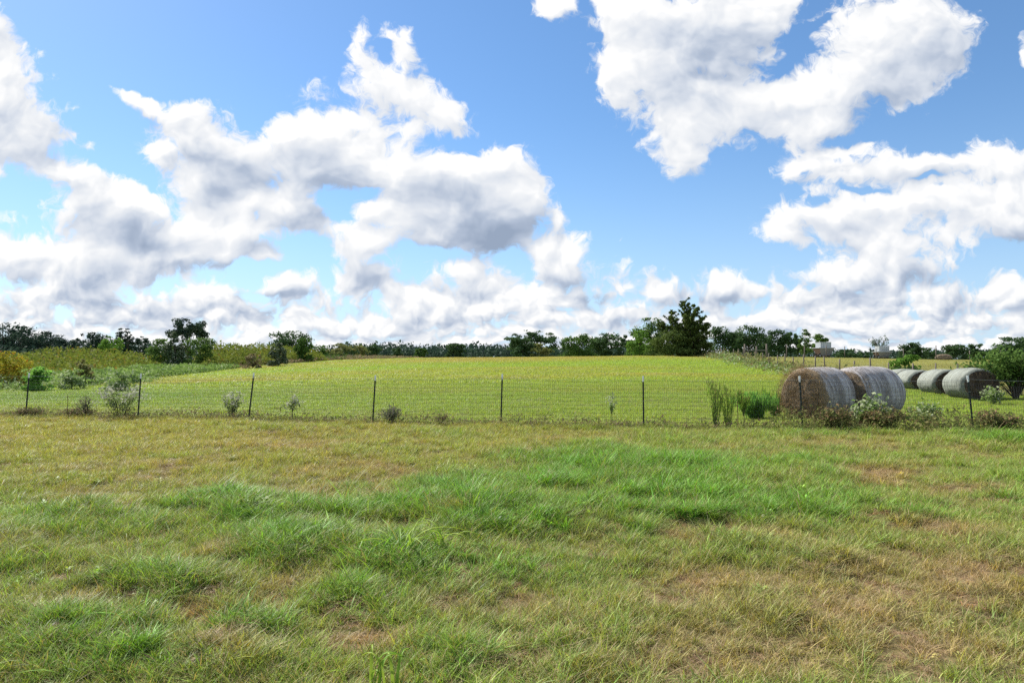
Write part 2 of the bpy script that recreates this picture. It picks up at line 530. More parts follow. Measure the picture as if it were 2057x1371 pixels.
def to_px(x, y, z):
    """where the photograph shows a point"""
    dz = z - EYE
    dep = y * math.cos(PITCH) + dz * math.sin(PITCH)
    up = dz * math.cos(PITCH) - y * math.sin(PITCH)
    dep = np.maximum(dep, 0.05)
    return 1028.5 + FPX * x / dep, 685.5 - FPX * up / dep

def at(px, py, Y):
    """the point on the sight line of a photograph pixel at forward distance Y"""
    u, v = (px - 1028.5) / FPX, (685.5 - py) / FPX
    dx, dy, dz = u, math.cos(PITCH) - v * math.sin(PITCH), math.sin(PITCH) + v * math.cos(PITCH)
    return Vector((dx / dy * Y, Y, EYE + dz / dy * Y))

# ------------------------------------------------------------------ terrain
CREST = 115.0
_cx = np.array([-1500, -400, 0, 300, 480, 700, 830, 1000, 1130, 1320, 1450, 1650, 1800, 1960, 2060, 2600, 3600], float)
_cyy = np.array([744, 742, 741, 737, 730, 721.5, 718, 716, 714, 712, 713.5, 714.5, 717, 719.5, 721, 723, 724], float) + np.array([2, 2, 2, 2, 2, 2, 2, 3, 3.5, 3.5, 4, 4.5, 4.5, 4, 3, 2, 2])

def terrain(x, y):
    x = np.asarray(x, np.float64); y = np.asarray(y, np.float64)
    d = np.maximum(y, 1.0)
    col = 1028.5 + FPX * x / np.maximum(d, 22.0)
    hc = EYE + CREST * (HORIZON - np.interp(col, _cx, _cyy)) / FPX
    s = np.clip((d - 19.0) / (CREST - 19.0), 0, 1)
    prof = 0.55 * (s * s * (3 - 2 * s)) + 0.45 * (1 - (1 - s) ** 1.7)
    after = np.clip(d - CREST, 0, None)
    fall = np.where(after < 300, after * after * 0.00004 + after * 0.004, 300 * 300 * 0.00004 + 1.2 + (after - 300) * 0.004)
    h = hc * prof - np.minimum(fall, 9.0)
    near = np.clip((60 - d) / 40, 0, 1) * np.clip((np.abs(y) + 30) / 30, 0, 1)
    h = h + near * ((fbm(x * 0.55, y * 0.55, 3, 3) - 0.5) * 0.14 + (vnoise(x * 1.9, y * 1.9, 5) - 0.5) * 0.05)
    h = h + np.clip((d - 25) / 60, 0, 1) * (fbm(x * 0.06, y * 0.06, 9, 3) - 0.5) * 0.22 * (d < 600)
    return h

# ------------------------------------------------------------------ where the grass is lush, dry or pale
LUSH = [(1300,962,420,66,1),(900,1035,330,56,.85),(1560,1035,260,56,.85),(1150,1060,300,60,.7),(1250,945,330,38,1),(1050,985,300,36,.9),(1360,1005,270,46,1),(700,1040,240,36,.85),(620,1105,230,45,.95),(830,1120,170,52,.95),
        (950,1075,190,36,.8),(455,1040,90,26,1),(1450,1045,150,24,1),(1650,1015,130,34,.8),(1850,1040,100,24,.7),(1500,1105,120,30,.45),
        (250,1180,170,44,.7),(120,1270,190,50,.75),(300,1330,250,46,.75),(470,1290,90,36,.8),(700,1210,120,40,.65),(830,1235,150,36,.5),
        (1750,872,300,12,.55),(2010,885,150,18,.75),(2010,1000,90,50,.6),(210,1050,260,40,.45),(1650,1130,90,24,.55),(1600,1245,90,36,.4),(60,1120,120,40,.35),
        (1000,1160,160,40,.5),(1100,1290,140,40,.35),(1250,1090,130,40,.6),(950,1340,160,30,.45),(1950,1230,120,40,.35)]
DRY = [(1760,962,130,16,1),(1930,985,110,15,.8),(1480,1082,120,14,1),(1370,1112,60,12,.9),(505,1222,80,26,.9),(715,1292,70,24,1),(1060,1225,46,15,.9),
       (820,1003,70,12,.8),(660,995,60,14,.6),(700,950,130,22,.55),(600,900,160,16,.5),(1960,1080,120,36,.85),(1700,1150,160,30,.6),(1850,1180,150,34,.6),
       (1390,1170,170,30,.6),(1500,1290,340,56,.75),(1860,1310,220,56,.7),(1290,1335,200,36,.6),(200,1142,90,22,.6),(350,1232,60,22,.85),(420,1320,80,26,.8),
       (1150,880,160,14,.35),(1650,900,260,18,.45),(950,1195,80,18,.5),(260,940,150,14,.35),(900,1050,50,10,.7),(590,1075,40,10,.7),(1210,1240,90,22,.5),(1080,1345,80,20,.6),(1700,1235,330,100,.62),(1450,1335,400,70,.7),(1920,1190,200,120,.68),(1360,1205,220,56,.62),(1150,1250,120,30,.5),(580,1180,110,30,.55),(1580,1170,120,24,.6),(520,1190,100,34,.75),(640,1000,70,14,.7),(210,1005,130,14,.55),(880,1232,70,20,.65),(330,965,90,12,.5),(420,1110,90,18,.6),(130,1215,80,22,.55),(960,1010,50,9,.7)]

def bells(px, py, L):
    s = np.zeros_like(px)
    for (cx_, cy_, rx, ry, w) in L:
        q = ((px - cx_) / (rx * 0.9)) ** 2 + ((py - cy_) / (ry * 0.9)) ** 2
        s = np.maximum(s, w * np.exp(-q * 0.9))
    return s

def zones(x, y):
    """lush, dry and far-band weights of a spot of ground"""
    px, py = to_px(x, y, terrain(x, y))
    wob = (fbm(x * 1.1, y * 1.1, 21, 4) - 0.5)
    wob2 = (fbm(x * 1.3, y * 1.3, 33, 4) - 0.5)
    px = px + wob * 190; py = py + wob2 * 60 * np.clip(8 / np.maximum(y, 1), 0.25, 1.3)
    lush = np.clip(bells(px, py, LUSH) * 1.15 + (fbm(x * 0.9, y * 0.9, 41, 4) - 0.5) * 0.9, 0, 1)
    dry = np.clip(bells(px, py, DRY) * 0.95 + (fbm(x * 1.4, y * 1.4, 51, 4) - 0.52) * 1.0, 0, 1)
    return lush, dry, px, py

def surf(x, y):
    """terrain with the low mounds the lush grass makes"""
    lush, dry, px, py = zones(x, y)
    return terrain(x, y) + 0.10 * lush * np.clip((17 - y) / 4, 0, 1) * np.clip((y - 1.5), 0, 1)

C_LUSH = np.array([0.130, 0.295, 0.030])
C_MID = np.array([0.205, 0.300, 0.055])
C_OLIVE = np.array([0.285, 0.300, 0.048])
C_STRAW = np.array([0.365, 0.215, 0.118])
C_FIELD = np.array([0.228, 0.325, 0.050])
C_FIELDDRY = np.array([0.310, 0.265, 0.085])

def fence_y(x):
    return 17.75 - 0.185 * (x + 0.27)

def grass_colour(x, y):
    """base colour of the grass growing at a spot"""
    lush, dry, px, py = zones(x, y)
    n = lambda f, s: fbm(x * f, y * f, s, 3)
    olive = np.clip((y - 7.5) / 4.0, 0, 1) * np.clip(1.25 - (px - 500) / 900, 0.25, 1)
    c = C_MID + (C_OLIVE - C_MID) * (olive * (0.5 + n(0.8, 61)))[..., None].clip(0, 1)
    c = c + (C_LUSH - c) * lush[..., None]
    c = c + (C_STRAW - c) * (dry * 0.9)[..., None]
    # pasture beyond the fence
    beyond = (y > fence_y(x) + 0.2)
    t = np.clip((y - 20) / 95.0, 0, 1)
    streak = fbm(x * 0.05 + 3, y * 0.22, 71, 4)
    streak2 = fbm(x * 0.09, y * 0.4 + 9, 77, 4)
    f = C_FIELD + (C_MID * 1.05 - C_FIELD) * np.clip(streak2 * 2.2 - 0.75, 0, 0.7)[..., None]
    dryf = np.clip((streak - 0.41) * 3.2 * (0.3 + 0.9 * t) + 0.55 * np.clip((y - 75) / 25, 0, 1), 0, 1)
    f = f + (C_FIELDDRY - f) * dryf[..., None]
    band = np.exp(-((y - 31) / 4.5) ** 2) * np.clip(0.75 - (px - 300) / 900, 0.15, 0.75)
    f = f + (np.array([0.12, 0.235, 0.035]) - f) * band[..., None]
    # grazed paddock beyond the wooden fence
    pad = np.clip((x - wood_x(y)) / 1.0, 0, 1)
    pc = np.array([0.245, 0.245, 0.100]) * (0.8 + 0.4 * n(0.15, 81))[..., None]
    f = f + (pc - f) * pad[..., None]
    c = np.where(beyond[..., None], f, c)
    return c, lush, dry

# line of the wooden fence on the right: from the big cedar down towards the near fence
WOOD = [(at(1379, 709, 128)[0], 128.0), (at(1445, 722, 96)[0], 96.0), (at(1490, 731, 75)[0], 75.0), (at(1545, 745, 58)[0], 58.0), (at(1640, 752, 46)[0], 46.0), (at(1790, 755, 37)[0], 37.0), (at(2049, 788, 29)[0], 29.0), (at(2300, 790, 24)[0], 24.0)]
_wy = np.array([p[1] for p in WOOD][::-1]); _wx = np.array([p[0] for p in WOOD][::-1])
def wood_x(y):
    return np.interp(y, _wy, _wx, left=60.0, right=1e3)

# ================================================================== materials
def new_mat(name):
    m = bpy.data.materials.new(name)
    m.use_nodes = True
    m.node_tree.nodes.clear()
    n = NB(m.node_tree)
    out = n.n('ShaderNodeOutputMaterial')
    return m, n, out

def principled(n, color, rough=0.6, spec=0.3, metallic=0.0, normal=None):
    p = n.n('ShaderNodeBsdfPrincipled')
    n.set(p.inputs['Base Color'], color if isinstance(color, bpy.types.NodeSocket) else (*color, 1.0))
    n.set(p.inputs['Roughness'], rough)
    n.set(p.inputs['Specular IOR Level'], spec)
    n.set(p.inputs['Metallic'], metallic)
    if normal is not None:
        n.set(p.inputs['Normal'], normal)
    return p.outputs[0]

def bump(n, h, dist=0.01, strength=0.6):
    bp = n.n('ShaderNodeBump')
    bp.inputs['Strength'].default_value = strength
    bp.inputs['Distance'].default_value = dist
    n.set(bp.inputs['Height'], h)
    return bp.outputs[0]

def simple_mat(name, color, rough=0.6, spec=0.3, metallic=0.0, vary=0.2, scale=20.0, bump_d=0.0):
    m, n, out = new_mat(name)
    tcn = n.n('ShaderNodeTexCoord')
    nz = n.noise(tcn.outputs['Object'], scale, 5.0, 0.6)
    c = n.mix(nz, tuple(x * (1 - vary) for x in color), tuple(min(1, x * (1 + vary)) for x in color))
    nrm = bump(n, nz, bump_d) if bump_d else None
    n.t.links.new(principled(n, c, rough, spec, metallic, nrm), out.inputs[0])
    return m

def blade_mat(name, dead=(0.42, 0.30, 0.175), trans=0.29, lo=0.38, hi=1.85):
    """grass blades: the tuft's own colour, some blades straw, roots paler"""
    m, n, out = new_mat(name)
    a = n.n('ShaderNodeAttribute', attribute_type='INSTANCER', attribute_name='tint')
    v = n.n('ShaderNodeAttribute', attribute_type='GEOMETRY', attribute_name='vary')
    sp = n.n('ShaderNodeSeparateColor'); n.set(sp.inputs[0], v.outputs['Color'])
    bright = n.mr(sp.outputs[0], 0, 1, lo, hi)
    c = n.n('ShaderNodeVectorMath', operation='SCALE'); n.set(c.inputs[0], a.outputs['Color']); n.set(c.inputs['Scale'], bright)
    col = n.mix(n.m('MULTIPLY', sp.outputs[1], 0.85), c.outputs[0], dead)
    p = principled(n, col, 0.52, 0.20)
    tr = n.n('ShaderNodeBsdfTranslucent'); n.set(tr.inputs[0], n.mix(1.0, col, (1.25, 1.25, 0.5), 'MULTIPLY'))
    mx = n.n('ShaderNodeMixShader'); mx.inputs[0].default_value = trans
    n.t.links.new(p, mx.inputs[1]); n.t.links.new(tr.outputs[0], mx.inputs[2])
    n.t.links.new(mx.outputs[0], out.inputs[0])
    return m

def leaf_mat(name, a, c, trans=0.3, rough=0.75, spec=0.06, tip=None):
    """foliage: two tones picked leaf by leaf"""
    m, n, out = new_mat(name)
    v = n.n('ShaderNodeAttribute', attribute_type='GEOMETRY', attribute_name='vary')
    sp = n.n('ShaderNodeSeparateColor'); n.set(sp.inputs[0], v.outputs['Color'])
    col = n.mix(sp.outputs[0], a, c)
    if tip:
        col = n.mix(sp.outputs[1], col, tip)
    p = principled(n, col, rough, spec)
    tr = n.n('ShaderNodeBsdfTranslucent'); n.set(tr.inputs[0], col)
    mx = n.n('ShaderNodeMixShader'); mx.inputs[0].default_value = trans
    n.t.links.new(p, mx.inputs[1]); n.t.links.new(tr.outputs[0], mx.inputs[2])
    n.t.links.new(mx.outputs[0], out.inputs[0])
    return m

M = {}
M['blade'] = blade_mat('grass_blade')
M['fieldblade'] = blade_mat('pasture_blade', lo=0.72, hi=1.4, trans=0.4)
M['bark'] = simple_mat('bark', (0.09, 0.075, 0.06), 0.9, 0.1, vary=0.4, scale=12, bump_d=0.02)
M['palebark'] = simple_mat('pale_bark', (0.22, 0.20, 0.17), 0.9, 0.1, vary=0.3, scale=12)
M['wood'] = simple_mat('weathered_wood', (0.16, 0.135, 0.11), 0.85, 0.15, vary=0.45, scale=25, bump_d=0.01)
M['post'] = simple_mat('dark_green_post_paint', (0.012, 0.020, 0.017), 0.45, 0.4, vary=0.3, scale=30)
M['tip'] = simple_mat('white_post_paint', (0.80, 0.82, 0.82), 0.5, 0.3, vary=0.18, scale=40)
M['wire'] = simple_mat('galvanised_wire', (0.045, 0.05, 0.05), 0.6, 0.2, 0.0, vary=0.3, scale=8)
M['palewire'] = simple_mat('bright_wire', (0.30, 0.31, 0.32), 0.45, 0.5, 0.4, vary=0.2, scale=8)

# ------------------------------------------------------------------ ground sheet
def soil_mat():
    m, n, out = new_mat('ground_thatch')
    v = n.n('ShaderNodeAttribute', attribute_type='GEOMETRY', attribute_name='tint')
    g_ = n.n('ShaderNodeNewGeometry')
    n1 = n.noise(g_.outputs['Position'], 9.0, 6.0, 0.65)
    n2 = n.noise(n.v('MULTIPLY', g_.outputs['Position'], (1.0, 2.2, 1.0)), 60.0, 5.0, 0.75, dist=1.2)
    n3 = n.noise(n.v('MULTIPLY', g_.outputs['Position'], (0.35, 1.0, 1.0)), 1.3, 6.0, 0.65)
    c = n.mix(n.mr(n1, 0.3, 0.7, 0.25, 0.8), v.outputs['Color'], (0.13, 0.085, 0.05))
    c = n.mix(n.mr(n2, 0.3, 0.7, 0.95, 0.1), c, (0.045, 0.032, 0.02))

    sp = n.n('ShaderNodeSeparateXYZ'); n.set(sp.inputs[0], g_.outputs['Position'])
    k = n.mr(sp.outputs[1], 22.0, 50.0, 0.0, 1.0)
    fc = n.mix(n.mr(n3, 0.35, 0.65, 0.0, 0.32), v.outputs['Color'], (0.13, 0.15, 0.03))
    fc = n.mix(n.mr(n2, 0.3, 0.7, 0.15, 0.0), fc, (0.10, 0.08, 0.03))
    c = n.mix(k, c, fc)
    n.t.links.new(principled(n, c, 0.95, 0.05, normal=bump(n, n1, 0.05, 0.7)), out.inputs[0])
    return m
M['soil'] = soil_mat()
def spaced(a, c, n, k, mid=0.0):
    t = np.linspace(math.asinh((a - mid) / k), math.asinh((c - mid) / k), n)
    return np.sinh(t) * k + mid
gx = spaced(-3500, 3500, 380, 5.0)
gy = spaced(-600, 4000, 380, 5.0, 7.0)
GX, GY = np.meshgrid(gx, gy)
GZ = surf(GX, GY)
gc, _l, _d = grass_colour(GX, GY)
_v = np.stack([GX.ravel(), GY.ravel(), GZ.ravel()], 1)
_i = np.arange(GX.size).reshape(GX.shape)
_f = np.stack([_i[:-1, :-1].ravel(), _i[:-1, 1:].ravel(), _i[1:, 1:].ravel(), _i[1:, :-1].ravel()], 1)
ground = link('ground', mesh_np('ground', _v, _f, [M['soil']], {'tint': ('POINT', 'FLOAT_COLOR', np.concatenate([gc.reshape(-1, 3), np.ones((GX.size, 1))], 1))}, smooth=True))
tag(ground, 'gently rolling pasture ground rising to a low crest', 'ground', kind='structure')

# ------------------------------------------------------------------ grass
def blade_set(n, lmin, lmax, w, spread, lean, droop, seg=3, flat=0.0, dead=0.12, wind=(0.12, -0.10), seed=0, mat='blade'):
    """one tuft: n curved tapering blades rooted in a small disc"""
    r = np.random.default_rng(seed)
    V, F, A = [], [], []
    for i in range(n):
        rad = spread * math.sqrt(r.random()); th = r.random() * 6.283
        root = np.array([rad * math.cos(th), rad * math.sin(th), -0.012])
        L = lmin + (lmax - lmin) * r.random()
        az = r.random() * 6.283
        out = np.array([math.cos(az), math.sin(az)]) * (lean * (0.3 + r.random())) + np.array(wind) * 0.6
        ln = np.linalg.norm(out) + 1e-6
        side = np.array([-out[1] / ln, out[0] / ln, 0])
        if r.random() < 0.5:
            sa = r.random() * 6.283
            side = np.array([math.cos(sa), math.sin(sa), 0])
        tw = w * (0.6 + 0.8 * r.random())
        k = len(V)
        dr = droop * (0.4 + 1.1 * r.random())
        for s in range(seg + 1):
            t = s / seg
            hor = L * (t * ln * 0.55 + dr * t * t)
            up = L * (t * (1 - flat) - 0.42 * dr * t * t * (1 + flat))
            p = root + np.array([out[0] / ln * hor, out[1] / ln * hor, max(up, 0.004 + 0.01 * t) + 0.008])
            ww = tw * (1 - t) ** 0.7 if s < seg else 0
            if s < seg:
                V.append(p - side * ww); V.append(p + side * ww)
            else:
                V.append(p)
        for s in range(seg - 1):
            F.append((k + 2 * s, k + 2 * s + 1, k + 2 * s + 3, k + 2 * s + 2))
        b1 = r.random(); d1 = 1.0 if r.random() < dead else 0.25 * r.random() ** 2
        A += [(b1, d1, 0, 1)] * (2 * seg + 1)
        F.append((k + 2 * seg - 2, k + 2 * seg - 1, k + 2 * seg))
    q = [f for f in F if len(f) == 4]; t3 = [f for f in F if len(f) == 3]
    return mesh_np('tuft', np.array(V), [np.array(q), np.array(t3)], [M[mat]], {'vary': ('POINT', 'FLOAT_COLOR', np.array(A))}, smooth=True)

def tuft_collection(name, meshes):
    c = bpy.data.collections.new(name)
    for i, me in enumerate(meshes):
        o = bpy.data.objects.new('%s_%02d' % (name, i), me)
        c.objects.link(o)
    return c

def scatter(name, coll, pts, rot, scl, idx, tint, label, cat):
    me = bpy.data.meshes.new(name)
    me.vertices.add(len(pts)); me.vertices.foreach_set('co', np.asarray(pts, np.float32).ravel())
    for k, typ, data in (('rot', 'FLOAT_VECTOR', rot), ('scl', 'FLOAT_VECTOR', scl)):
        a = me.attributes.new(k, typ, 'POINT'); a.data.foreach_set('vector', np.asarray(data, np.float32).ravel())
    a = me.attributes.new('idx', 'INT', 'POINT'); a.data.foreach_set('value', np.asarray(idx, np.int32))
    a = me.attributes.new('tint', 'FLOAT_COLOR', 'POINT'); a.data.foreach_set('color', np.concatenate([tint, np.ones((len(tint), 1))], 1).astype(np.float32).ravel())
    o = link(name, me)
    ng = bpy.data.node_groups.new(name + '_nodes', 'GeometryNodeTree')
    ng.interface.new_socket('Geometry', in_out='INPUT', socket_type='NodeSocketGeometry')
    ng.interface.new_socket('Geometry', in_out='OUTPUT', socket_type='NodeSocketGeometry')
    n = NB(ng)
    gi = n.n('NodeGroupInput'); go = n.n('NodeGroupOutput')
    ip = n.n('GeometryNodeInstanceOnPoints')
    ci = n.n('GeometryNodeCollectionInfo')
    ci.inputs['Collection'].default_value = coll
    ci.inputs['Separate Children'].default_value = True
    ci.inputs['Reset Children'].default_value = True
    def na(nm, typ):
        x = n.n('GeometryNodeInputNamedAttribute', data_type=typ)
        x.inputs['Name'].default_value = nm
        return x.outputs['Attribute']
    n.set(ip.inputs['Points'], gi.outputs[0])
    n.set(ip.inputs['Instance'], ci.outputs[0])
    ip.inputs['Pick Instance'].default_value = True
    n.set(ip.inputs['Instance Index'], na('idx', 'INT'))
    n.set(ip.inputs['Rotation'], na('rot', 'FLOAT_VECTOR'))
    n.set(ip.inputs['Scale'], na('scl', 'FLOAT_VECTOR'))
    n.set(go.inputs[0], ip.outputs[0])
    md = o.modifiers.new('grass', 'NODES'); md.node_group = ng
    tag(o, label, cat, kind='stuff')
    return o

GREEN = [blade_set(30, .07, .18, .0032, .055, .85, .62, dead=.08, seed=i) for i in range(5)]          # 0-4 lush fine grass
MIXED = [blade_set(24, .07, .17, .0030, .060, .80, .50, dead=.30, seed=20 + i) for i in range(4)]      # 5-8 thinner, part dry
DEAD = [blade_set(26, .06, .16, .0026, .075, 1.3, .35, flat=.72, dead=.75, seed=40 + i) for i in range(4)]   # 9-12 flattened straw
DEADUP = [blade_set(30, .06, .15, .0028, .060, 1.1, .85, flat=.15, dead=.55, seed=140 + i) for i in range(4)]   # 22-25 curly dry tufts
TALL = [blade_set(8, .16, .30, .0030, .050, .6, .45, dead=.10, seed=60 + i) for i in range(3)]        # 13-15 taller stems
BROAD = [blade_set(9, .08, .20, .0060, .050, .9, .8, dead=.08, seed=70 + i, seg=4) for i in range(3)]   # 16-18 broader blades
def forb(seed):
    """small broad-leaved weed"""
    r = np.random.default_rng(seed)
    V, F, A = [], [], []
    for i in range(13):
        az = r.random() * 6.283; el = r.uniform(.15, 1.0); Ls = r.uniform(.03, .065); h0 = r.uniform(.0, .07)
        d = np.array([math.cos(az) * math.cos(el), math.sin(az) * math.cos(el), math.sin(el)])
        sd = np.array([-math.sin(az), math.cos(az), 0])
        c0 = np.array([0, 0, h0]) + d * .015
        k = len(V)
        V += [c0, c0 + d * Ls * .5 + sd * Ls * .24, c0 + d * Ls - np.array([0, 0, Ls * .25]), c0 + d * Ls * .5 - sd * Ls * .24]
        F.append((k, k + 1, k + 2, k + 3)); A += [(r.random(), .1 * r.random(), 0, 1)] * 4
    return mesh_np('tuft', np.array(V), np.array(F), [M['blade']], {'vary': ('POINT', 'FLOAT_COLOR', np.array(A))}, smooth=True)
FORB = [forb(110 + i) for i in range(3)]                                                               # 19-21
TUFTS = tuft_collection('near_tufts', GREEN + MIXED + DEAD + TALL + BROAD + FORB + DEADUP)

def sample_wedge(y0, y1, dens, tmax=1.12):
    """random spots in the strip of ground between two distances"""
    n = int(dens * (y1 - y0) * (y0 + y1) * tmax)
    y = np.sqrt(y0 * y0 + (y1 * y1 - y0 * y0) * rng.random(n))
    x = (rng.random(n) * 2 - 1) * (tmax * y + 0.8)
    return x, y

def near_grass(y0, y1, dens, k, label, name='grass'):
    x, y = sample_wedge(y0, y1, dens)
    m = y < fence_y(x) + 0.6
    x, y = x[m], y[m]
    c, lush, dry = grass_colour(x, y)
    n = len(x)
    u = rng.random(n)
    gap = np.clip((fbm(x * 3.1, y * 3.1, 103, 3) - .27) * 7, 0.25, 1)          # bare gaps between the tufts
    keep = np.ones(n, bool)
    thatch = rng.random(n) > gap
    kind = np.where(u < 0.08 + 0.82 * lush, rng.integers(0, 5, n), rng.integers(5, 9, n))
    kind = np.where(rng.random(n) < 0.16 + 0.80 * dry ** 1.2, np.where(rng.random(n) < .75, rng.integers(22, 26, n), rng.integers(9, 13, n)), kind)
    kind = np.where(rng.random(n) < 0.022 * (1 - dry), rng.integers(13, 16, n), kind)
    kind = np.where(rng.random(n) < (0.02 + 0.05 * vnoise(x * .7, y * .7, 97)) * (1 - dry), rng.integers(16, 19, n), kind)
    kind = np.where(rng.random(n) < 0.10 * np.clip(vnoise(x * 1.2, y * 1.2, 99) - .55, 0, 1) * 2 * (1 - dry), rng.integers(19, 22, n), kind)
    var = 0.68 + 0.64 * rng.random((n, 1))
    hue = (rng.random((n, 1)) - 0.5) * 0.35
    kind = np.where(thatch, np.where(rng.random(n) < .4, rng.integers(22, 26, n), rng.integers(9, 13, n)), kind)
    c = np.where(thatch[:, None], C_STRAW * (.45 + .5 * rng.random((n, 1))), c)
    tint = c * var * np.concatenate([1 + hue, np.ones((n, 1)), 1 - 0.4 * hue], 1)
    clump = fbm(x * 2.3, y * 2.3, 91, 3)
    s = .92 * k * (0.62 + 0.5 * rng.random(n)) * (0.85 + 0.42 * lush - 0.15 * dry) * (0.55 + 0.9 * clump)
    s = np.where(thatch, s * .72, s)
    rot = np.stack([(rng.random(n) - .5) * .3, (rng.random(n) - .5) * .3, rng.random(n) * 6.283], 1)
    rot[:, 2] = np.where(rng.random(n) < 0.2, (rng.random(n) - .5) * 1.6, rot[:, 2])
    pts = np.stack([x, y, surf(x, y)], 1)
    sel = keep
    scl = np.stack([s, s, s * (0.85 + 0.3 * rng.random(n))], 1)
    return scatter(name, TUFTS, pts[sel], rot[sel], scl[sel], kind[sel], np.clip(tint, 0, .6)[sel], label, 'grass')

near_grass(2.2, 7.0, 600, 1.0, 'ragged green and straw coloured grass nearest the camera')
near_grass(7.0, 12.0, 270, 1.1, 'patchy green and brown grass of the middle foreground')
near_grass(12.0, 22.5, 150, 1.25, 'olive and yellow green grass in front of the wire fence')

FIELD = [blade_set(60, .08, .20, .0060, .32, .6, .45, seg=2, dead=.06, seed=80 + i, mat='fieldblade') for i in range(5)]
FIELDBIG = [blade_set(110, .12, .26, .016, .95, .6, .45, seg=2, dead=.05, seed=90 + i, mat='fieldblade') for i in range(5)]
FT = tuft_collection('field_tufts', FIELD + FIELDBIG)
def field_grass(y0, y1, dens, k, big, label):
    x, y = sample_wedge(y0, y1, dens, 1.1)
    m = (y > fence_y(x) + 0.3)
    x, y = x[m], y[m]
    c, lush, dry = grass_colour(x, y)
    n = len(x)
    var = 0.92 + 0.16 * rng.random((n, 1))
    s = k * (0.6 + 0.7 * rng.random(n)) * (0.6 + 0.8 * fbm(x * .5, y * .5, 95, 3))
    s = np.where(x > wood_x(y), s * 0.55, s)
    rot = np.stack([np.zeros(n), np.zeros(n), rng.random(n) * 6.283], 1)
    scl = np.stack([s * 1.15, s * 1.15, s * (0.42 + 0.4 * rng.random(n))], 1)
    idx = rng.integers(0, 5, n) + (5 if big else 0)
    return scatter('grass', FT, np.stack([x, y, terrain(x, y)], 1), rot, scl, idx, np.clip(c * var * 1.05, 0, .6), label, 'grass')
field_grass(15.0, 38.0, 26, 0.8, False, 'bright yellow green pasture grass just behind the wire fence')
field_grass(38.0, 118.0, 4.0, 0.75, True, 'yellow green and brown pasture grass up to the crest')

# ================================================================== wire fence across the pasture
def gz(x, y):
    return float(terrain(np.array([x]), np.array([y]))[0])

FENCE_PX = [(-700, -690), (-420, -395), (-175, -168), (54, 61), (279, 284), (500, 511), (749, 755), (1006, 1009), (1292, 1291), (1611, 1605), (1953, 1941), (2330, 2326), (2760, 2758), (3240, 3236)]
fence = empty('wire_fence', (0, fence_y(0), gz(0, fence_y(0))))
tag(fence, 'woven wire fence on dark steel posts with white tips crossing the whole pasture', 'fence')
f_inv = Matrix.Translation(-fence.location)

def local_box_frame(p0, p1):
    """matrix that stands a post between two points"""
    z = (p1 - p0).normalized()
    x = Vector((1, 0, 0)) - z * z.x
    x.normalize()
    y = z.cross(x)
    return Matrix((x, y, z)).transposed()

POST_AT = []
for (pb, pt) in FENCE_PX:
    # where the sight line of the foot meets the fence line
    u = (pb - 1028.5) / FPX
    Y = (17.75 - 0.185 * 0.27) / (1 + 0.185 * u)
    X = u * Y
    POST_AT.append((X, Y, (pt - pb) / FPX * Y))
POST_TOP = []
for i, (X, Y, lean) in enumerate(POST_AT):
    z0 = gz(X, Y)
    Ht = 1.30
    p0 = Vector((X, Y, z0 - 0.15)); p1 = Vector((X + lean, Y + random.uniform(-.03, .03), z0 + Ht))
    POST_TOP.append(p1)
    rot = local_box_frame(p0, p1)
    L = (p1 - p0).length
    def P(x, y, z):
        return f_inv @ (p0 + rot @ Vector((x, y, z)))
    mb = MB()
    def bar(x0, x1, y0, y1, za, zb):
        pts = [P(x, y, z) for z in (za, zb) for y in (y0, y1) for x in (x0, x1)]
        mb.add(pts, [(0, 2, 3, 1), (4, 5, 7, 6), (0, 1, 5, 4), (2, 6, 7, 3), (0, 4, 6, 2), (1, 3, 7, 5)])
    tipL = 0.145
    bar(-.020, .020, -.004, .004, 0, L - tipL)
    bar(-.004, .004, .0045, .030, 0, L - tipL)
    for k in range(22):
        zz = .2 + k * .05
        if zz < L - tipL - .02:
            bar(-.006, .006, -.011, -.0045, zz, zz + .014)
    post = mb.build('post', M['post'], fence)
    mb = MB()
    bar(-.021, .021, -.005, .005, L - tipL, L)
    bar(-.005, .005, .0055, .031, L - tipL, L - .004)
    for k in range(2):
        bar(-.006, .006, -.012, -.0055, L - tipL + .03 + k * .05, L - tipL + .044 + k * .05)
    mb.build('white_tip', M['tip'], post)
    for k in range(4):
        zz = .30 + k * .26
        MB().tube([P(-.03, -.014, zz), P(0, -.017, zz + .006), P(.03, -.014, zz)], .003, 4).build('wire_clip', M['palewire'], post)

def span_point(i, t, h, sag, drop):
    """a point of the mesh between post i and i+1 at height h above the ground"""
    a, b_ = POST_AT[i], POST_AT[i + 1]
    x = a[0] + (b_[0] - a[0]) * t; y = a[1] + (b_[1] - a[1]) * t
    lean = (a[2] * (1 - t) + b_[2] * t) * (h / 1.3)
    g0 = gz(a[0], a[1]) * (1 - t) + gz(b_[0], b_[1]) * t
    s = 4 * t * (1 - t)
    wob = math.sin(i * 2.3 + t * 9.1 + h * 3) * .006
    return Vector((x + lean, y - .025 - s * .03 * math.sin(i * 1.7), g0 + h - s * sag * (h / 1.15) - drop * h / 1.15 + wob * s))
SAG = [.03, .03, .02, .06, .03, .11, .035, .05, .02, .05, .10, .04, .05]
DROP = [.05, .05, .05, .06, .04, .0, .0, .0, .0, .0, .05, .0, .0]
levels = [0.06 + 0.1016 * k for k in range(12)]
for k, h in enumerate(levels):
    mb = MB()
    for i in range(len(POST_AT) - 1):
        pts = [f_inv @ span_point(i, t / 14, h, SAG[i], DROP[i]) for t in range(15)]
        mb.tube(pts, .0038 if k in (0, 11) else .0031, 4)
    mb.build('horizontal_wire', M['wire'], fence)
mb = MB()
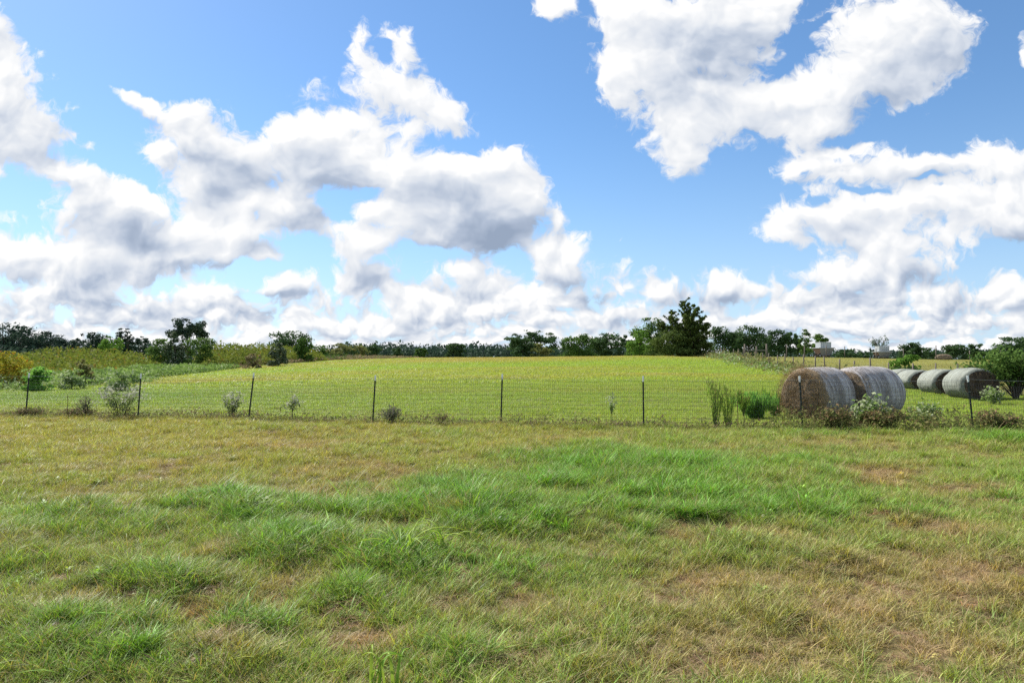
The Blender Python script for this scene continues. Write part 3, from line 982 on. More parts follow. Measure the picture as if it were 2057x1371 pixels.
for i in range(len(POST_AT) - 1):
    a, b_ = POST_AT[i], POST_AT[i + 1]
    n = int(math.hypot(b_[0] - a[0], b_[1] - a[1]) / 0.0508)
    for j in range(1, n):
        t = j / n
        pts = [f_inv @ (span_point(i, t, h, SAG[i], DROP[i])) for h in (levels[0], .45, .85, levels[-1])]
        mb.tube(pts, .0020, 3, cap=False)
st = mb.build('vertical_wires', M['wire'], fence)
st['kind'] = 'stuff'
mb = MB()
for i in range(len(POST_AT) - 1):
    pts = [f_inv @ (POST_TOP[i].lerp(POST_TOP[i + 1], t / 10) - Vector((0, .02, .085 + .05 * 4 * (t / 10) * (1 - t / 10)))) for t in range(11)]
    mb.tube(pts, .0036, 4)
mb.build('top_strand', M['palewire'] , fence)

# thin rusty stakes beside the fence
M['rust'] = simple_mat('rusty_steel', (0.13, 0.075, 0.045), 0.8, 0.2, vary=0.4, scale=30)
for k, (px, pt, pb, lab) in enumerate([(135, 795, 838, 'thin rusty stake standing by the fence at the far left'), (1203, 838, 860, 'short rusty stake near the fence between two posts'),
                                       (1482, 805, 865, 'thin dark stake beside the broom-like weed at the fence')]):
    Y = 17.6 - 0.185 * (px - 1028) / FPX * 17.6 - .25
    p = at(px, pb, Y); g0 = gz(p.x, Y)
    top = at(px, pt, Y)
    mb = MB()
    mb.tube([(0, 0, -.1), (.004, 0, (top.z - g0) * .5), (0, .01, top.z - g0)], [.008, .008, .007], 6)
    mb.box((0, 0, top.z - g0 - .03), (.03, .008, .02))
    o = mb.build('stake', M['rust'])
    o.location = (p.x, Y, g0)
    tag(o, lab, 'stake', 'rusty stakes along the fence')

# ================================================================== round hay bales
def wrap_mat(name, light, dark, straw, streak=26.0, torn=0.0):
    """net wrap over weathered hay: pale threads running round the bale, straw showing through"""
    m, n, out = new_mat(name)
    tcn = n.n('ShaderNodeTexCoord')
    O = tcn.outputs['Object']
    s = n.n('ShaderNodeSeparateXYZ'); n.set(s.inputs[0], O)
    ang = n.m('ARCTAN2', s.outputs[2], s.outputs[1])
    c = n.n('ShaderNodeCombineXYZ')
    n.set(c.inputs[0], n.m('MULTIPLY', s.outputs[0], streak)); n.set(c.inputs[1], n.m('MULTIPLY', ang, 2.2)); n.set(c.inputs[2], 0.0)
    fib = n.noise(c.outputs[0], 1.4, 5.0, 0.65)
    spk = n.noise(O, 75.0, 3.0, 0.7)
    blot = n.noise(O, 2.4, 5.0, 0.6)
    c2 = n.n('ShaderNodeCombineXYZ')
    n.set(c2.inputs[0], n.m('MULTIPLY', s.outputs[0], 7.0)); n.set(c2.inputs[1], n.m('MULTIPLY', ang, 0.6))
    streaks = n.noise(c2.outputs[0], 1.2, 3.0, 0.6)
    col = n.mix(n.mr(fib, 0.36, 0.66), dark, light)
    col = n.mix(n.mr(spk, 0.47, 0.62, 0.0, 0.75), col, straw)
    col = n.mix(n.mr(blot, 0.40, 0.68, 0.0, 0.6), col, dark)
    col = n.mix(n.mr(streaks, 0.52, 0.68, 0.0, 0.6), col, light)
    if torn:
        # the wrap is gone towards the open end: bare straw in ragged patches
        e = n.m('ADD', n.mr(s.outputs[0], 0.0, torn, 0.62, -0.35, clamp=False), n.m('MULTIPLY', n.m('SUBTRACT', n.noise(O, 4.5, 5.0, 0.65), 0.5), 2.2))
        sc_ = n.mix(n.mr(spk, 0.35, 0.65), (0.17, 0.125, 0.085), (0.36, 0.27, 0.165))
        col = n.mix(n.mr(e, -0.05, 0.25), col, sc_)
    h = n.m('ADD', n.m('MULTIPLY', spk, 0.6), n.m('MULTIPLY', fib, 0.5))
    n.t.links.new(principled(n, col, 0.75, 0.2, normal=bump(n, h, 0.015, 0.9)), out.inputs[0])
    return m

def straw_mat(name, a, c, dark):
    m, n, out = new_mat(name)
    tcn = n.n('ShaderNodeTexCoord')
    n1 = n.noise(tcn.outputs['Object'], 5.0, 6.0, 0.7, dist=0.8)
    n2 = n.noise(tcn.outputs['Object'], 60.0, 4.0, 0.7, dist=1.5)
    col = n.mix(n.mr(n2, 0.35, 0.65), a, c)
    col = n.mix(n.mr(n1, 0.42, 0.66, 0.0, 0.85), col, dark)
    n.t.links.new(principled(n, col, 0.9, 0.1, normal=bump(n, n2, 0.03, 1.0)), out.inputs[0])
    return m
M['wrap_grey'] = wrap_mat('grey_net_wrap', (0.68, 0.66, 0.66), (0.115, 0.10, 0.095), (0.22, 0.175, 0.14))
M['wrap_torn'] = wrap_mat('torn_net_wrap', (0.68, 0.66, 0.66), (0.115, 0.10, 0.095), (0.24, 0.19, 0.15), torn=0.42)
M['wrap_pale'] = wrap_mat('pale_net_wrap', (0.33, 0.36, 0.315), (0.13, 0.14, 0.115), (0.19, 0.18, 0.15), 34.0)
M['straw_brown'] = straw_mat('weathered_straw', (0.20, 0.155, 0.115), (0.34, 0.27, 0.19), (0.09, 0.07, 0.056))
M['straw_dark'] = straw_mat('shaded_straw', (0.075, 0.055, 0.042), (0.13, 0.095, 0.07), (0.035, 0.026, 0.02))  # brown straw with the shade of the sun-averted ends put into its colour
M['straw_gold'] = leaf_mat('loose_straw', (0.36, 0.25, 0.12), (0.20, 0.14, 0.08), 0.2, 0.7)

def bale(name, label, end_c, axis_az, length, width, height, wrap, face, seed, strands=900, ragged=0.0):
    """weathered round bale: axis along local +x from its visible end, slumped oval section"""
    x0, y0 = end_c
    root = empty(name, (x0, y0, gz(x0, y0) - .05), R(90) - axis_az)
    tag(root, label, 'hay bale')
    r = np.random.default_rng(seed)
    NA, NL = 72, 26
    a = np.linspace(0, 2 * math.pi, NA, endpoint=False)
    ry, rz = width / 2, height / 2
    def section(ang, t, scale=1.0):
        yy = np.cos(ang) * ry
        zz = np.sin(ang) * rz
        zz = np.where(zz < 0, zz * 0.92, zz)                      # settled underside
        wob = 1 + .055 * (fbm(np.cos(ang) * 1.3 + t * 1.7 + seed, np.sin(ang) * 1.3 + seed, seed, 3) - .5) * 2 + .008 * np.sin(ang * 2 + t * 3 + seed)
        wob = wob + .022 * (vnoise(np.cos(ang) * 9 + t * 8, np.sin(ang) * 9 + seed, seed + 3) - .5)
        return yy * wob * scale, zz * wob * scale + rz * .95
    V = []
    for i in range(NL + 1):
        t = i / NL * length
        e = min(i, NL - i)
        sc = 1.0 if e > 2 else (0.86, 0.945, 0.985)[e]
        bul = 0.02 * math.sin(math.pi * i / NL)
        y, z = section(a, np.full(NA, t), sc + bul)
        V.append(np.stack([np.full(NA, t) + (0.0 if 0 < i < NL else 0) + .02 * (vnoise(a * 3, a * 0 + seed, 5) - .5), y, z], 1))
    V = np.concatenate(V)
    F = [(i * NA + j, i * NA + (j + 1) % NA, (i + 1) * NA + (j + 1) % NA, (i + 1) * NA + j) for i in range(NL) for j in range(NA)]
    link('net_wrap', mesh_np('net_wrap', V, np.array(F), [M[wrap]], smooth=True), root)
    for side in (0, 1):
        NRg = 12
        V, F = [], []
        for i in range(NRg + 1):
            q = i / NRg
            t = 0.0 if side == 0 else length
            y, z = section(a, np.full(NA, t), 0.865 * q + 1e-4)
            z = (z - rz * .95) + rz * .95
            bulge = .09 * (1 - q ** 2.5)
            rough = (fbm(y * 7 + seed, z * 7, seed + 9, 4) - .5) * .10 * min(1, (1 - q) * 4 + .15)
            spiral = .018 * np.sin(q * 42 + a) * (1 - q * .3)
            V.append(np.stack([t + (-1 if side == 0 else 1) * (bulge + rough + spiral), y, z], 1))
        V = np.concatenate(V)
        F = [(i * NA + j, i * NA + (j + 1) % NA, (i + 1) * NA + (j + 1) % NA, (i + 1) * NA + j) for i in range(NRg) for j in range(NA)]
        link('straw_face', mesh_np('straw_face', V, np.array(F), [M[face]], smooth=True), root)
    # loose stalks sticking out of the faces and the worn wrap
    n = strands
    ang = r.random(n) * 2 * math.pi
    on_face = r.random(n) < 0.55
    q = np.sqrt(r.random(n))
    tt = np.where(on_face, -.07 * (1 - q ** 2.5) - .01, length * r.random(n) ** (1.0 + 2.5 * ragged))
    scl = np.where(on_face, q * .95, 1.005)
    y = np.cos(ang) * ry * scl
    z = np.where(np.sin(ang) < 0, np.sin(ang) * rz * .92, np.sin(ang) * rz) * scl + rz * .95
    P0 = np.stack([tt, y, z], 1)
    D = r.normal(size=(n, 3)) * .8
    nrm = np.where(on_face[:, None], np.array([[-1, 0, 0]]), np.stack([np.zeros(n), np.cos(ang), np.sin(ang)], 1))
    D = D + nrm * .35
    D[:, 2] -= .35
    D /= np.linalg.norm(D, axis=1, keepdims=True)
    Ls = .05 + .13 * r.random(n) * (1 + ragged)
    sd = np.cross(D, r.normal(size=(n, 3))); sd /= np.linalg.norm(sd, axis=1, keepdims=True) + 1e-6
    w = .0035
    V = np.stack([P0 - sd * w, P0 + sd * w, P0 + D * Ls[:, None] + nrm * .01], 1).reshape(-1, 3)
    F = np.arange(3 * n).reshape(-1, 3)
    A = np.repeat(np.stack([r.random(n), np.zeros(n), np.zeros(n), np.ones(n)], 1), 3, 0)
    o = link('loose_stalks', mesh_np('loose_stalks', V, F, [M['straw_gold']], {'vary': ('POINT', 'FLOAT_COLOR', A)}), root)
    o['kind'] = 'stuff'
    return root

AXN = R(60)             # compass direction (from straight ahead to the right) in which the near pair recedes
def along(p, az, d):
    return (p[0] + math.sin(az) * d, p[1] + math.cos(az) * d)
b1 = (at(1607, 790, 19.0).x, 19.0)
bale('hay_bale', 'big weathered hay bale with brown straw end facing the fence', b1, AXN, 1.55, 1.40, 1.56, 'wrap_torn', 'straw_brown', 3, 5200, 1.0)
b2 = along(b1, AXN, 1.66)
b2 = (b2[0] + .12, b2[1] - .25)
bale('hay_bale', 'big grey wrapped hay bale with smooth barrel, at the end of the near pair', b2, AXN + R(3), 1.72, 1.46, 1.57, 'wrap_grey', 'straw_brown', 8, 1600, 0.3)

M['net_white'] = simple_mat('loose_white_net', (0.66, 0.65, 0.66), 0.6, 0.3, vary=0.25, scale=60)
AXF = R(-5)             # the pale row recedes, its ends turned to the right
far_bales = [((1971, 27.0), 739, 1.70, 'pale wrapped hay bale with its dark end turned this way, under the leafy bush'),
             ((1909, 29.6), 742, 1.60, 'pale streaked hay bale second from the leafy bush'),
             ((1856, 32.8), 743, 1.58, 'pale hay bale third from the leafy bush, dark rim showing'),
             ((1826, 36.0), 741, 1.56, 'pale hay bale at the back of the row, partly behind the big grey bale')]
for k, ((px, Y), top, w, lab) in enumerate(far_bales):
    p = at(px, top, Y)
    h = (p.z - gz(p.x, Y) + .05) / .97
    bale('hay_bale', lab, (p.x, Y), AXF, 1.15, w, h, 'wrap_pale', 'straw_dark', 20 + k, 500, 0.0)

# heap of old hay far off on the paddock
p = at(1894, 715, 104)
bale('hay_heap', 'collapsed golden hay heap far off beside a fence post', (p.x, 104.0), R(40), 1.2, 2.15, .98, 'straw_brown', 'straw_brown', 40, 700, .8)

# ================================================================== wooden fence on the right
paddock = empty('wooden_fence', (_wx[0], _wy[0], gz(_wx[0], _wy[0])))
tag(paddock, 'old fence of crooked cedar posts running from the big cedar down to the bales', 'fence')
inv = Matrix.Translation(-paddock.location)
WPX = [1381, 1388, 1394, 1401, 1407, 1415, 1422, 1431, 1438, 1446, 1454, 1463, 1473, 1482, 1494, 1505, 1516, 1531, 1545, 1562, 1576, 1594, 1615, 1637, 1658, 1684, 1713, 1748, 1786, 1832, 1878, 1924, 1975, 2049, 2140, 2290]
def wood_at_px(px):
    """distance at which the fence line is seen under a photograph column"""
    ys = np.linspace(24, 128, 800)
    col = 1028.5 + FPX * np.interp(ys, _wy, _wx) / ys
    i = np.argmin(np.abs(col - px))
    return ys[i]
prev = None
tops = []
for k, px in enumerate(WPX):
    Y = wood_at_px(px); X = float(np.interp(Y, _wy, _wx))
    z0 = gz(X, Y)
    Ht = random.uniform(1.15, 1.4) if k not in (9, 14) else 1.5
    rr = random.uniform(.038, .055)
    ln = (random.uniform(-.10, .10), random.uniform(-.05, .05))
    pts = [inv @ Vector((X + ln[0] * t + random.uniform(-.015, .015), Y + ln[1] * t, z0 - .2 + (Ht + .2) * t)) for t in (0, .35, .7, 1)]
    mb = MB(); mb.tube(pts, [rr * 1.1, rr, rr * .95, rr * .85], 7)
    mb.build('post', M['wood'], paddock, smooth=True)
    tops.append((X, Y, z0, Ht))
for lev in (.35, .68, .98):
    mb = MB()
    mb.tube([inv @ Vector((X, Y - .05, z0 + lev)) for (X, Y, z0, Ht) in tops], .006, 4)
    mb.build('barbed_wire', M['wire'], paddock)

# far cross fence with a pipe rail
cross = empty('far_fence', (0, 110, gz(0, 110)))
cross.location = (at(1620, 715, 108).x, 108, gz(at(1620, 715, 108).x, 108))
tag(cross, 'far cross fence with tall dark posts and a pale top rail beyond the paddock', 'fence')
inv = Matrix.Translation(-cross.location)
CP = [(1496, 1.55), (1519.5, 1.3), (1540, 1.6), (1580, 1.5), (1616, 1.3), (1660, 1.5), (1697, 1.4), (1760, 1.2), (1815, 1.3), (1880, 1.75), (1948, 1.2), (2010, 1.2), (2080, 1.3)]
ct = []
for px, Ht in CP:
    Y = 98 + (px - 1496) * .012
    X = at(px, 715, Y).x; z0 = gz(X, Y)
    thick_ = .13 if px < 1545 else .07
    mb = MB(); mb.tube([inv @ Vector((X + random.uniform(-.03, .03) * t, Y, z0 - .2 + (Ht * 1.25 + .2) * t)) for t in (0, .5, 1)], [thick_, thick_ * .95, thick_ * .85], 7)
    mb.build('post', M['wood'], cross, smooth=True)
    ct.append((X, Y, z0, Ht))
mb = MB(); mb.tube([inv @ Vector((X, Y - .1, z0 + 1.02)) for X, Y, z0, Ht in ct[:3]], .055, 6)
mb.build('top_rail', M['palebark'], cross)
for lev in (.5, .9):
    mb = MB(); mb.tube([inv @ Vector((X, Y - .09, z0 + lev)) for X, Y, z0, Ht in ct], .009, 4)
    mb.build('barbed_wire', M['wire'], cross)

# ================================================================== creep feeders
M['galv'] = simple_mat('galvanised_sheet', (0.46, 0.48, 0.50), 0.42, 0.5, 0.45, vary=0.12, scale=3)
M['galvdark'] = simple_mat('weathered_sheet', (0.27, 0.26, 0.27), 0.55, 0.4, 0.3, vary=0.25, scale=4)
M['rustpanel'] = simple_mat('rusty_sheet', (0.11, 0.070, 0.050), 0.8, 0.2, vary=0.4, scale=4)
M['tyre'] = simple_mat('tyre_rubber', (0.02, 0.02, 0.02), 0.8, 0.2)

def frustum(mb, z0, z1, a0, b0, a1, b1):
    pts = [(sx * a, sy * b_, z) for z, a, b_ in ((z0, a0, b0), (z1, a1, b1)) for sx, sy in ((-1, -1), (1, -1), (1, 1), (-1, 1))]
    return mb.add(pts, [(3, 2, 1, 0), (4, 5, 6, 7)] + [(i, (i + 1) % 4, (i + 1) % 4 + 4, i + 4) for i in range(4)])

def feeder(label, px, Y, yaw, hw, hd, hopper, upper, fenced):
    X = at(px, 715, Y).x
    root = empty('creep_feeder', (X, Y, gz(X, Y)), yaw)
    tag(root, label, 'feeder', 'metal feeders on the far paddock')
    z0, z1, z2 = .30, .30 + hopper, .30 + hopper + upper
    mb = MB(); frustum(mb, z0, z1, hw * .58, hd * .62, hw, hd)
    mb.build('hopper', M['galvdark'], root)
    mb = MB()
    for sy in (-1, 1):
        mb.box((0, sy * (hd + .02), z1 + .03), (hw * 2 + .12, .06, .08))
    for sx in (-1, 1):
        mb.box((sx * (hw + .02), 0, z1 + .03), (.06, hd * 2 - .02, .08))
    mb.build('rim', M['galv'], root)
    mb = MB(); mb.box((0, 0, (z1 + z2) / 2 + .035), (hw * 1.42, hd * 1.42, upper - .07))
    up = mb.build('bin', M['galv'], root)
    mb = MB(); mb.box((0, 0, z2 + .01), (hw * 1.48, hd * 1.48, .04)); mb.build('lid', M['galv'], up)
    mb = MB()
    for i in range(5):
        mb.box((-hw * .56 + i * hw * .28, -hd * .71 - .012, (z1 + z2) / 2 + .035), (.03, .02, upper - .12))
    mb.build('seam', M['galvdark'], up)
    for sx in (-1, 1):
        mb = MB()
        mb.add([(sx * (hw * .60 + .012), -hd * .60, z0 + .05), (sx * (hw * .60 + .012), hd * .60, z0 + .05), (sx * (hw * .97 + .012), hd * .95, z1 - .06), (sx * (hw * .97 + .012), -hd * .95, z1 - .06)], [(0, 1, 2, 3)])
        mb.build('end_panel', M['rustpanel'], root)
    mb = MB()
    for sx in (-1, 1):
        mb.box((sx * hw * .5, 0, .24), (.1, hd * 1.5, .1))
    for sy in (-1, 1):
        mb.box((0, sy * hd * .55, .16), (hw * 1.25, .08, .08))
    mb.build('skid', M['rust'], root)
    for sy in (-1, 1):
        mb = MB(); mb.tube([(-hw * .78, sy * hd * .55 - .09, .30), (-hw * .78, sy * hd * .55 + .09, .30)], .30, 18)
        w = mb.build('wheel', M['tyre'], root)
        mb = MB(); mb.tube([(-hw * .78, sy * hd * .55 - .105, .30), (-hw * .78, sy * hd * .55 + .105, .30)], .16, 12)
        mb.build('rim', M['galvdark'], w)
    if fenced:
        mb = MB()
        for i in range(8):
            x = -hw * 1.05 + i * hw * .22
            mb.box((x, -hd * 1.02, z1 + .45), (.035, .035, .85))
        for z in (.15, .5, .85):
            mb.box((-hw * .28, -hd * 1.02 - .035, z1 + z), (hw * 1.62, .02, .035))
        mb.build('side_gate', M['galv'], root)
feeder('grey metal feeder with flared hopper and square bin on the crest', 1654, 102, R(4), 1.15, 1.05, 1.12, .86, False)
feeder('smaller metal feeder with barred side panel, further right on the crest', 1772, 112, R(-2), 1.15, 1.0, .85, .95, True)

# ================================================================== foliage
def leaf_cloud(name, C, size, mat, parent=None, out=None, seed=0, elong=1.5, var2=None, upb=0.35, clumpv=None, vert=None):
    """many small pointed leaves at the points C, facing loosely outwards"""
    r = np.random.default_rng(seed + 1000)
    n = len(C)
    N = r.normal(size=(n, 3))
    if out is not None:
        N = N * .75 + out * .8
    N[:, 2] += upb
    N /= np.linalg.norm(N, axis=1, keepdims=True) + 1e-6
    A = np.cross(N, r.normal(size=(n, 3))); A /= np.linalg.norm(A, axis=1, keepdims=True) + 1e-6
    if vert is not None:
        A = r.normal(size=(n, 3)) * vert + np.array([[0, 0, 1.0]]); A /= np.linalg.norm(A, axis=1, keepdims=True)
        N = np.cross(A, r.normal(size=(n, 3))); N /= np.linalg.norm(N, axis=1, keepdims=True) + 1e-6
    B = np.cross(N, A)
    s = (np.asarray(size) * np.ones(n) * (.55 + .9 * r.random(n)))[:, None]
    V = np.stack([C - A * s * elong * .5, C + B * s * .42 + N * s * .08, C + A * s * elong * .5, C - B * s * .42 + N * s * .08], 1).reshape(-1, 3)
    F = np.arange(4 * n).reshape(-1, 4)
    v1 = r.random(n) if clumpv is None else np.clip(.55 * clumpv + .45 * r.random(n), 0, 1)
    v2 = np.zeros(n) if var2 is None else var2
    at_ = np.repeat(np.stack([v1, v2, np.zeros(n), np.ones(n)], 1), 4, 0)
    me = mesh_np(name, V, F, [mat], {'vary': ('POINT', 'FLOAT_COLOR', at_)}, smooth=False)
    return link(name, me, parent)

L = {}
L['forest'] = leaf_mat('haze_blue_forest_leaves', (0.027, 0.052, 0.038), (0.054, 0.092, 0.056), 0.22)  # dark leaves; the blue in their colour stands in for distance haze
L['mid'] = leaf_mat('mid_green_leaves', (0.06, 0.12, 0.028), (0.135, 0.215, 0.045), 0.35)
L['oak'] = leaf_mat('oak_leaves', (0.036, 0.075, 0.030), (0.080, 0.138, 0.046), 0.28)
L['green'] = leaf_mat('broad_green_leaves', (0.045, 0.10, 0.022), (0.105, 0.185, 0.035), 0.3)
L['bright'] = leaf_mat('bright_green_leaves', (0.07, 0.16, 0.025), (0.17, 0.30, 0.045), 0.35)
L['cedar'] = leaf_mat('cedar_needles', (0.045, 0.078, 0.022), (0.14, 0.185, 0.040), 0.2, 0.8)
L['olive'] = leaf_mat('sumac_leaves', (0.115, 0.155, 0.026), (0.21, 0.245, 0.036), 0.3, tip=(0.26, 0.16, 0.035))
L['pale'] = leaf_mat('pale_weed_leaves', (0.14, 0.23, 0.05), (0.25, 0.35, 0.09), 0.35, tip=(0.46, 0.49, 0.33))
L['orange'] = leaf_mat('turning_leaves', (0.26, 0.28, 0.03), (0.42, 0.34, 0.035), 0.3, tip=(0.36, 0.14, 0.03))
L['brown'] = leaf_mat('dry_weed_leaves', (0.19, 0.14, 0.085), (0.34, 0.26, 0.15), 0.25, tip=(0.17, 0.22, 0.05))
L['bramble'] = leaf_mat('bramble_leaves', (0.14, 0.18, 0.045), (0.27, 0.26, 0.10), 0.3, tip=(0.24, 0.15, 0.085))
L['white'] = leaf_mat('white_flowered_weed', (0.13, 0.20, 0.05), (0.24, 0.30, 0.10), 0.3, tip=(0.56, 0.55, 0.44))
L['broom'] = leaf_mat('feathery_weed', (0.14, 0.26, 0.03), (0.26, 0.37, 0.05), 0.35, tip=(0.24, 0.21, 0.07))
L['plume'] = leaf_mat('plumed_weed', (0.24, 0.40, 0.05), (0.38, 0.52, 0.08), 0.5, tip=(0.24, 0.22, 0.08))
L['lush'] = leaf_mat('deep_green_grass', (0.11, 0.27, 0.05), (0.24, 0.42, 0.07), 0.5)
L['grey'] = leaf_mat('grey_green_weed', (0.13, 0.15, 0.09), (0.22, 0.23, 0.15), 0.2, tip=(0.30, 0.26, 0.18))
L['silver'] = leaf_mat('silver_leaved_evergreen', (0.03, 0.06, 0.025), (0.10, 0.14, 0.065), 0.15, 0.5, tip=(0.28, 0.31, 0.22))

def crown_blobs(style, r, n):
    """clump centres and radii in a unit tree (width 1, height 1)"""
    B = []
    if style == 'round':
        for _ in range(n):
            v = r.normal(size=3); v /= np.linalg.norm(v); v *= r.random() ** .4
            B.append((v[0] * .38, v[1] * .38, .58 + v[2] * .33, r.uniform(.08, .16)))
        for _ in range(n // 4):
            th = r.random() * 6.28
            B.append((math.cos(th) * .33, math.sin(th) * .33, r.uniform(.14, .35), r.uniform(.09, .15)))
    elif style == 'bush':
        for _ in range(n):
            v = r.normal(size=3); v /= np.linalg.norm(v); v *= r.random() ** .35
            z = .47 + v[2] * .42
            B.append((v[0] * .39, v[1] * .39, z, r.uniform(.08, .15)))
        for _ in range(n // 3):
            th = r.random() * 6.28
            B.append((math.cos(th) * .36, math.sin(th) * .36, r.uniform(.03, .22), r.uniform(.08, .14)))
    elif style == 'oak':
        for _ in range(n):
            th = r.random() * 6.28; q = .12 + .33 * r.random() ** .6
            z = .55 + .36 * r.random() * (1.15 - q * 1.5)
            B.append((math.cos(th) * q, math.sin(th) * q, z, r.uniform(.045, .10)))
        for _ in range(n // 3):
            th = r.random() * 6.28
            B.append((math.cos(th) * .4, math.sin(th) * .4, r.uniform(.42, .62), r.uniform(.05, .09)))
    elif style == 'open':
        for _ in range(n):
            th = r.random() * 6.28; q = .44 * math.sqrt(r.random())
            z = .30 + .64 * r.random() * (1 - (q / .5) ** 2 * .55)
            B.append((math.cos(th) * q, math.sin(th) * q, z, r.uniform(.05, .10)))
    elif style == 'cone':
        for _ in range(n):
            z = .10 + .89 * r.random() ** 1.1; q = (.40 * (1 - z) ** .7 + .05) * math.sqrt(r.random())
            th = r.random() * 6.28
            B.append((math.cos(th) * q, math.sin(th) * q, z, .05 + .10 * (1 - z)))
    elif style == 'slim':
        for _ in range(n):
            z = .18 + .8 * r.random(); q = .32 * math.sqrt(r.random()) * (1.1 - abs(z - .6))
            th = r.random() * 6.28
            B.append((math.cos(th) * q, math.sin(th) * q, z, r.uniform(.06, .12)))
    return np.array(B)

def plant(name, label, cat, px, top, w_px, Y, style, mat, leaves=1500, nb=34, leaf=None, group=None, seed=0, bark='bark', base=None, lean=0.0, tipf=0.0):
    """tree or bush seen at a photograph column: tapered trunk and limbs, crown of leaf clumps"""
    r = np.random.default_rng(seed + int(px) * 3 + int(Y))
    p = at(px, top, Y)
    X = p.x
    z0 = gz(X, Y)
    if base is not None:
        z0 = at(px, base, Y).z
    H = p.z - z0
    W = w_px / FPX * Y
    root = empty(name, (X, Y, z0), 0)
    tag(root, label, cat, group)
    B = crown_blobs(style, r, nb)
    S3 = np.array([W, W * .9, H])
    cent = B[:, :3] * S3
    cent[:, 0] += lean * B[:, 2] * H
    rad = B[:, 3]
    wgt = rad ** 2; wgt = wgt / wgt.sum()
    cl = r.choice(len(B), size=leaves, p=wgt)
    g_ = r.normal(size=(leaves, 3)); g_ /= np.linalg.norm(g_, axis=1, keepdims=True)
    g_ *= (r.random(leaves) ** .45)[:, None]
    zr = H * .22 if style == 'cone' else (H * .65 if H < 1.5 * W else W * .9)
    rr = rad[cl][:, None] * np.array([[W, W * .9, zr]]) * 1.15
    C = cent[cl] + g_ * rr
    # the clumps reach exactly the height and width seen
    fz = H / np.percentile(C[:, 2], 99.3)
    mid = np.median(C[:, 0]); fx = W / (np.percentile(C[:, 0], 99.0) - np.percentile(C[:, 0], 1.0))
    C[:, 2] *= fz; C[:, 0] = (C[:, 0] - mid) * fx + mid
    cent = cent * np.array([[fx, 1, fz]])
    C[:, 2] = np.maximum(C[:, 2], 0.03)
    top_ok = C[:, 2] < H * 1.01
    C, g_, cl = C[top_ok], g_[top_ok], cl[top_ok]
    out = C - np.array([[0, 0, H * .5]]); out /= np.linalg.norm(out, axis=1, keepdims=True) + 1e-6
    ls = leaf or max(.10, .0021 * Y)
    cv = r.random(len(B))[cl]
    leaf_cloud('crown', C, ls, L[mat], root, out * .6 + g_ * .6, seed + int(px), clumpv=cv, var2=(r.random(len(C)) < tipf) * r.random(len(C)))
    mb = MB()
    tr = max(.05, H * .022) if style not in ('bush',) else max(.03, H * .02)
    th = H * {'round': .72, 'bush': .6, 'oak': .72, 'open': .75, 'cone': .96, 'slim': .9}[style]
    pts = [Vector((lean * t * th + r.uniform(-.02, .02) * H * t, r.uniform(-.02, .02) * H * t, -.3 + (th + .3) * t)) for t in (0, .2, .45, .7, 1)]
    mb.tube(pts, [tr * 1.35, tr, tr * .8, tr * .55, tr * .2], 7)
    order = r.permutation(len(B))[:9]
    for k in order:
        t = r.uniform(.2, .75)
        a_ = Vector((lean * t * th, 0, th * t))
        e = Vector(cent[k])
        mid = a_.lerp(e, .5) + Vector((0, 0, -.03 * H))
        if e.z > a_.z * .7:
            mb.tube([a_, mid, e], [tr * .45, tr * .3, tr * .1], 5)
    mb.build('trunk', M[bark], root, smooth=True)
    return root

T = plant
# ---------------- dark wood on the left
dark = 'dark trees at the left end of the horizon'
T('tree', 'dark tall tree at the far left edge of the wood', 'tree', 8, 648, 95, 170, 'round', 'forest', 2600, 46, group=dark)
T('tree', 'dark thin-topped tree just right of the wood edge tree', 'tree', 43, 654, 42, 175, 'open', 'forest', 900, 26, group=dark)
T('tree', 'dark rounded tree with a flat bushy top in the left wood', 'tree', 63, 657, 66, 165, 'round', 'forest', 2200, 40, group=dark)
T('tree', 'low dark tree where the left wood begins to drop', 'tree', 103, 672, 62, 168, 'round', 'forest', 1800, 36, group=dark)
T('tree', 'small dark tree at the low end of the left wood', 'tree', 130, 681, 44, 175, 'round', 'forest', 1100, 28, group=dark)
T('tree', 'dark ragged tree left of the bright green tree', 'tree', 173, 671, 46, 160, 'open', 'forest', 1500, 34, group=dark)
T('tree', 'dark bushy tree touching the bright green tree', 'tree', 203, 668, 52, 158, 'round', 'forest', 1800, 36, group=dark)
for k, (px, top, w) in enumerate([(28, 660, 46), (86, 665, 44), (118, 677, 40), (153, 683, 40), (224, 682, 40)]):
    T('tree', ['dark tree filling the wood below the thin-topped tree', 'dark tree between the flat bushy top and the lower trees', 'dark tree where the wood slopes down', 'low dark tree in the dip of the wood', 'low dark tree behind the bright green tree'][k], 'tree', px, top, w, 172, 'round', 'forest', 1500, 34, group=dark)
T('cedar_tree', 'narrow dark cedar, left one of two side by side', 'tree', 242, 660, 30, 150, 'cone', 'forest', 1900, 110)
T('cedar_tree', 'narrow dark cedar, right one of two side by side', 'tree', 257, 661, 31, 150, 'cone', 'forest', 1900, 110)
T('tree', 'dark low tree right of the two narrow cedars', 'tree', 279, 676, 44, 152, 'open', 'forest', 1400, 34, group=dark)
T('tree', 'bright green young tree in front of the dark wood', 'tree', 222, 676, 44, 95, 'round', 'bright', 1700, 34)
T('tree', 'big dark oak with an open crown rising above the bushes', 'tree', 378, 640, 74, 128, 'oak', 'forest', 3200, 40, leaf=.30)
T('bush', 'broad green bush at the foot of the big dark oak', 'bush', 326, 681, 68, 80, 'bush', 'mid', 2600, 44)
T('tree', 'dark vine-covered tree left of the rounded green tree', 'tree', 353, 667, 46, 78, 'bush', 'silver', 2600, 44, tipf=.25)
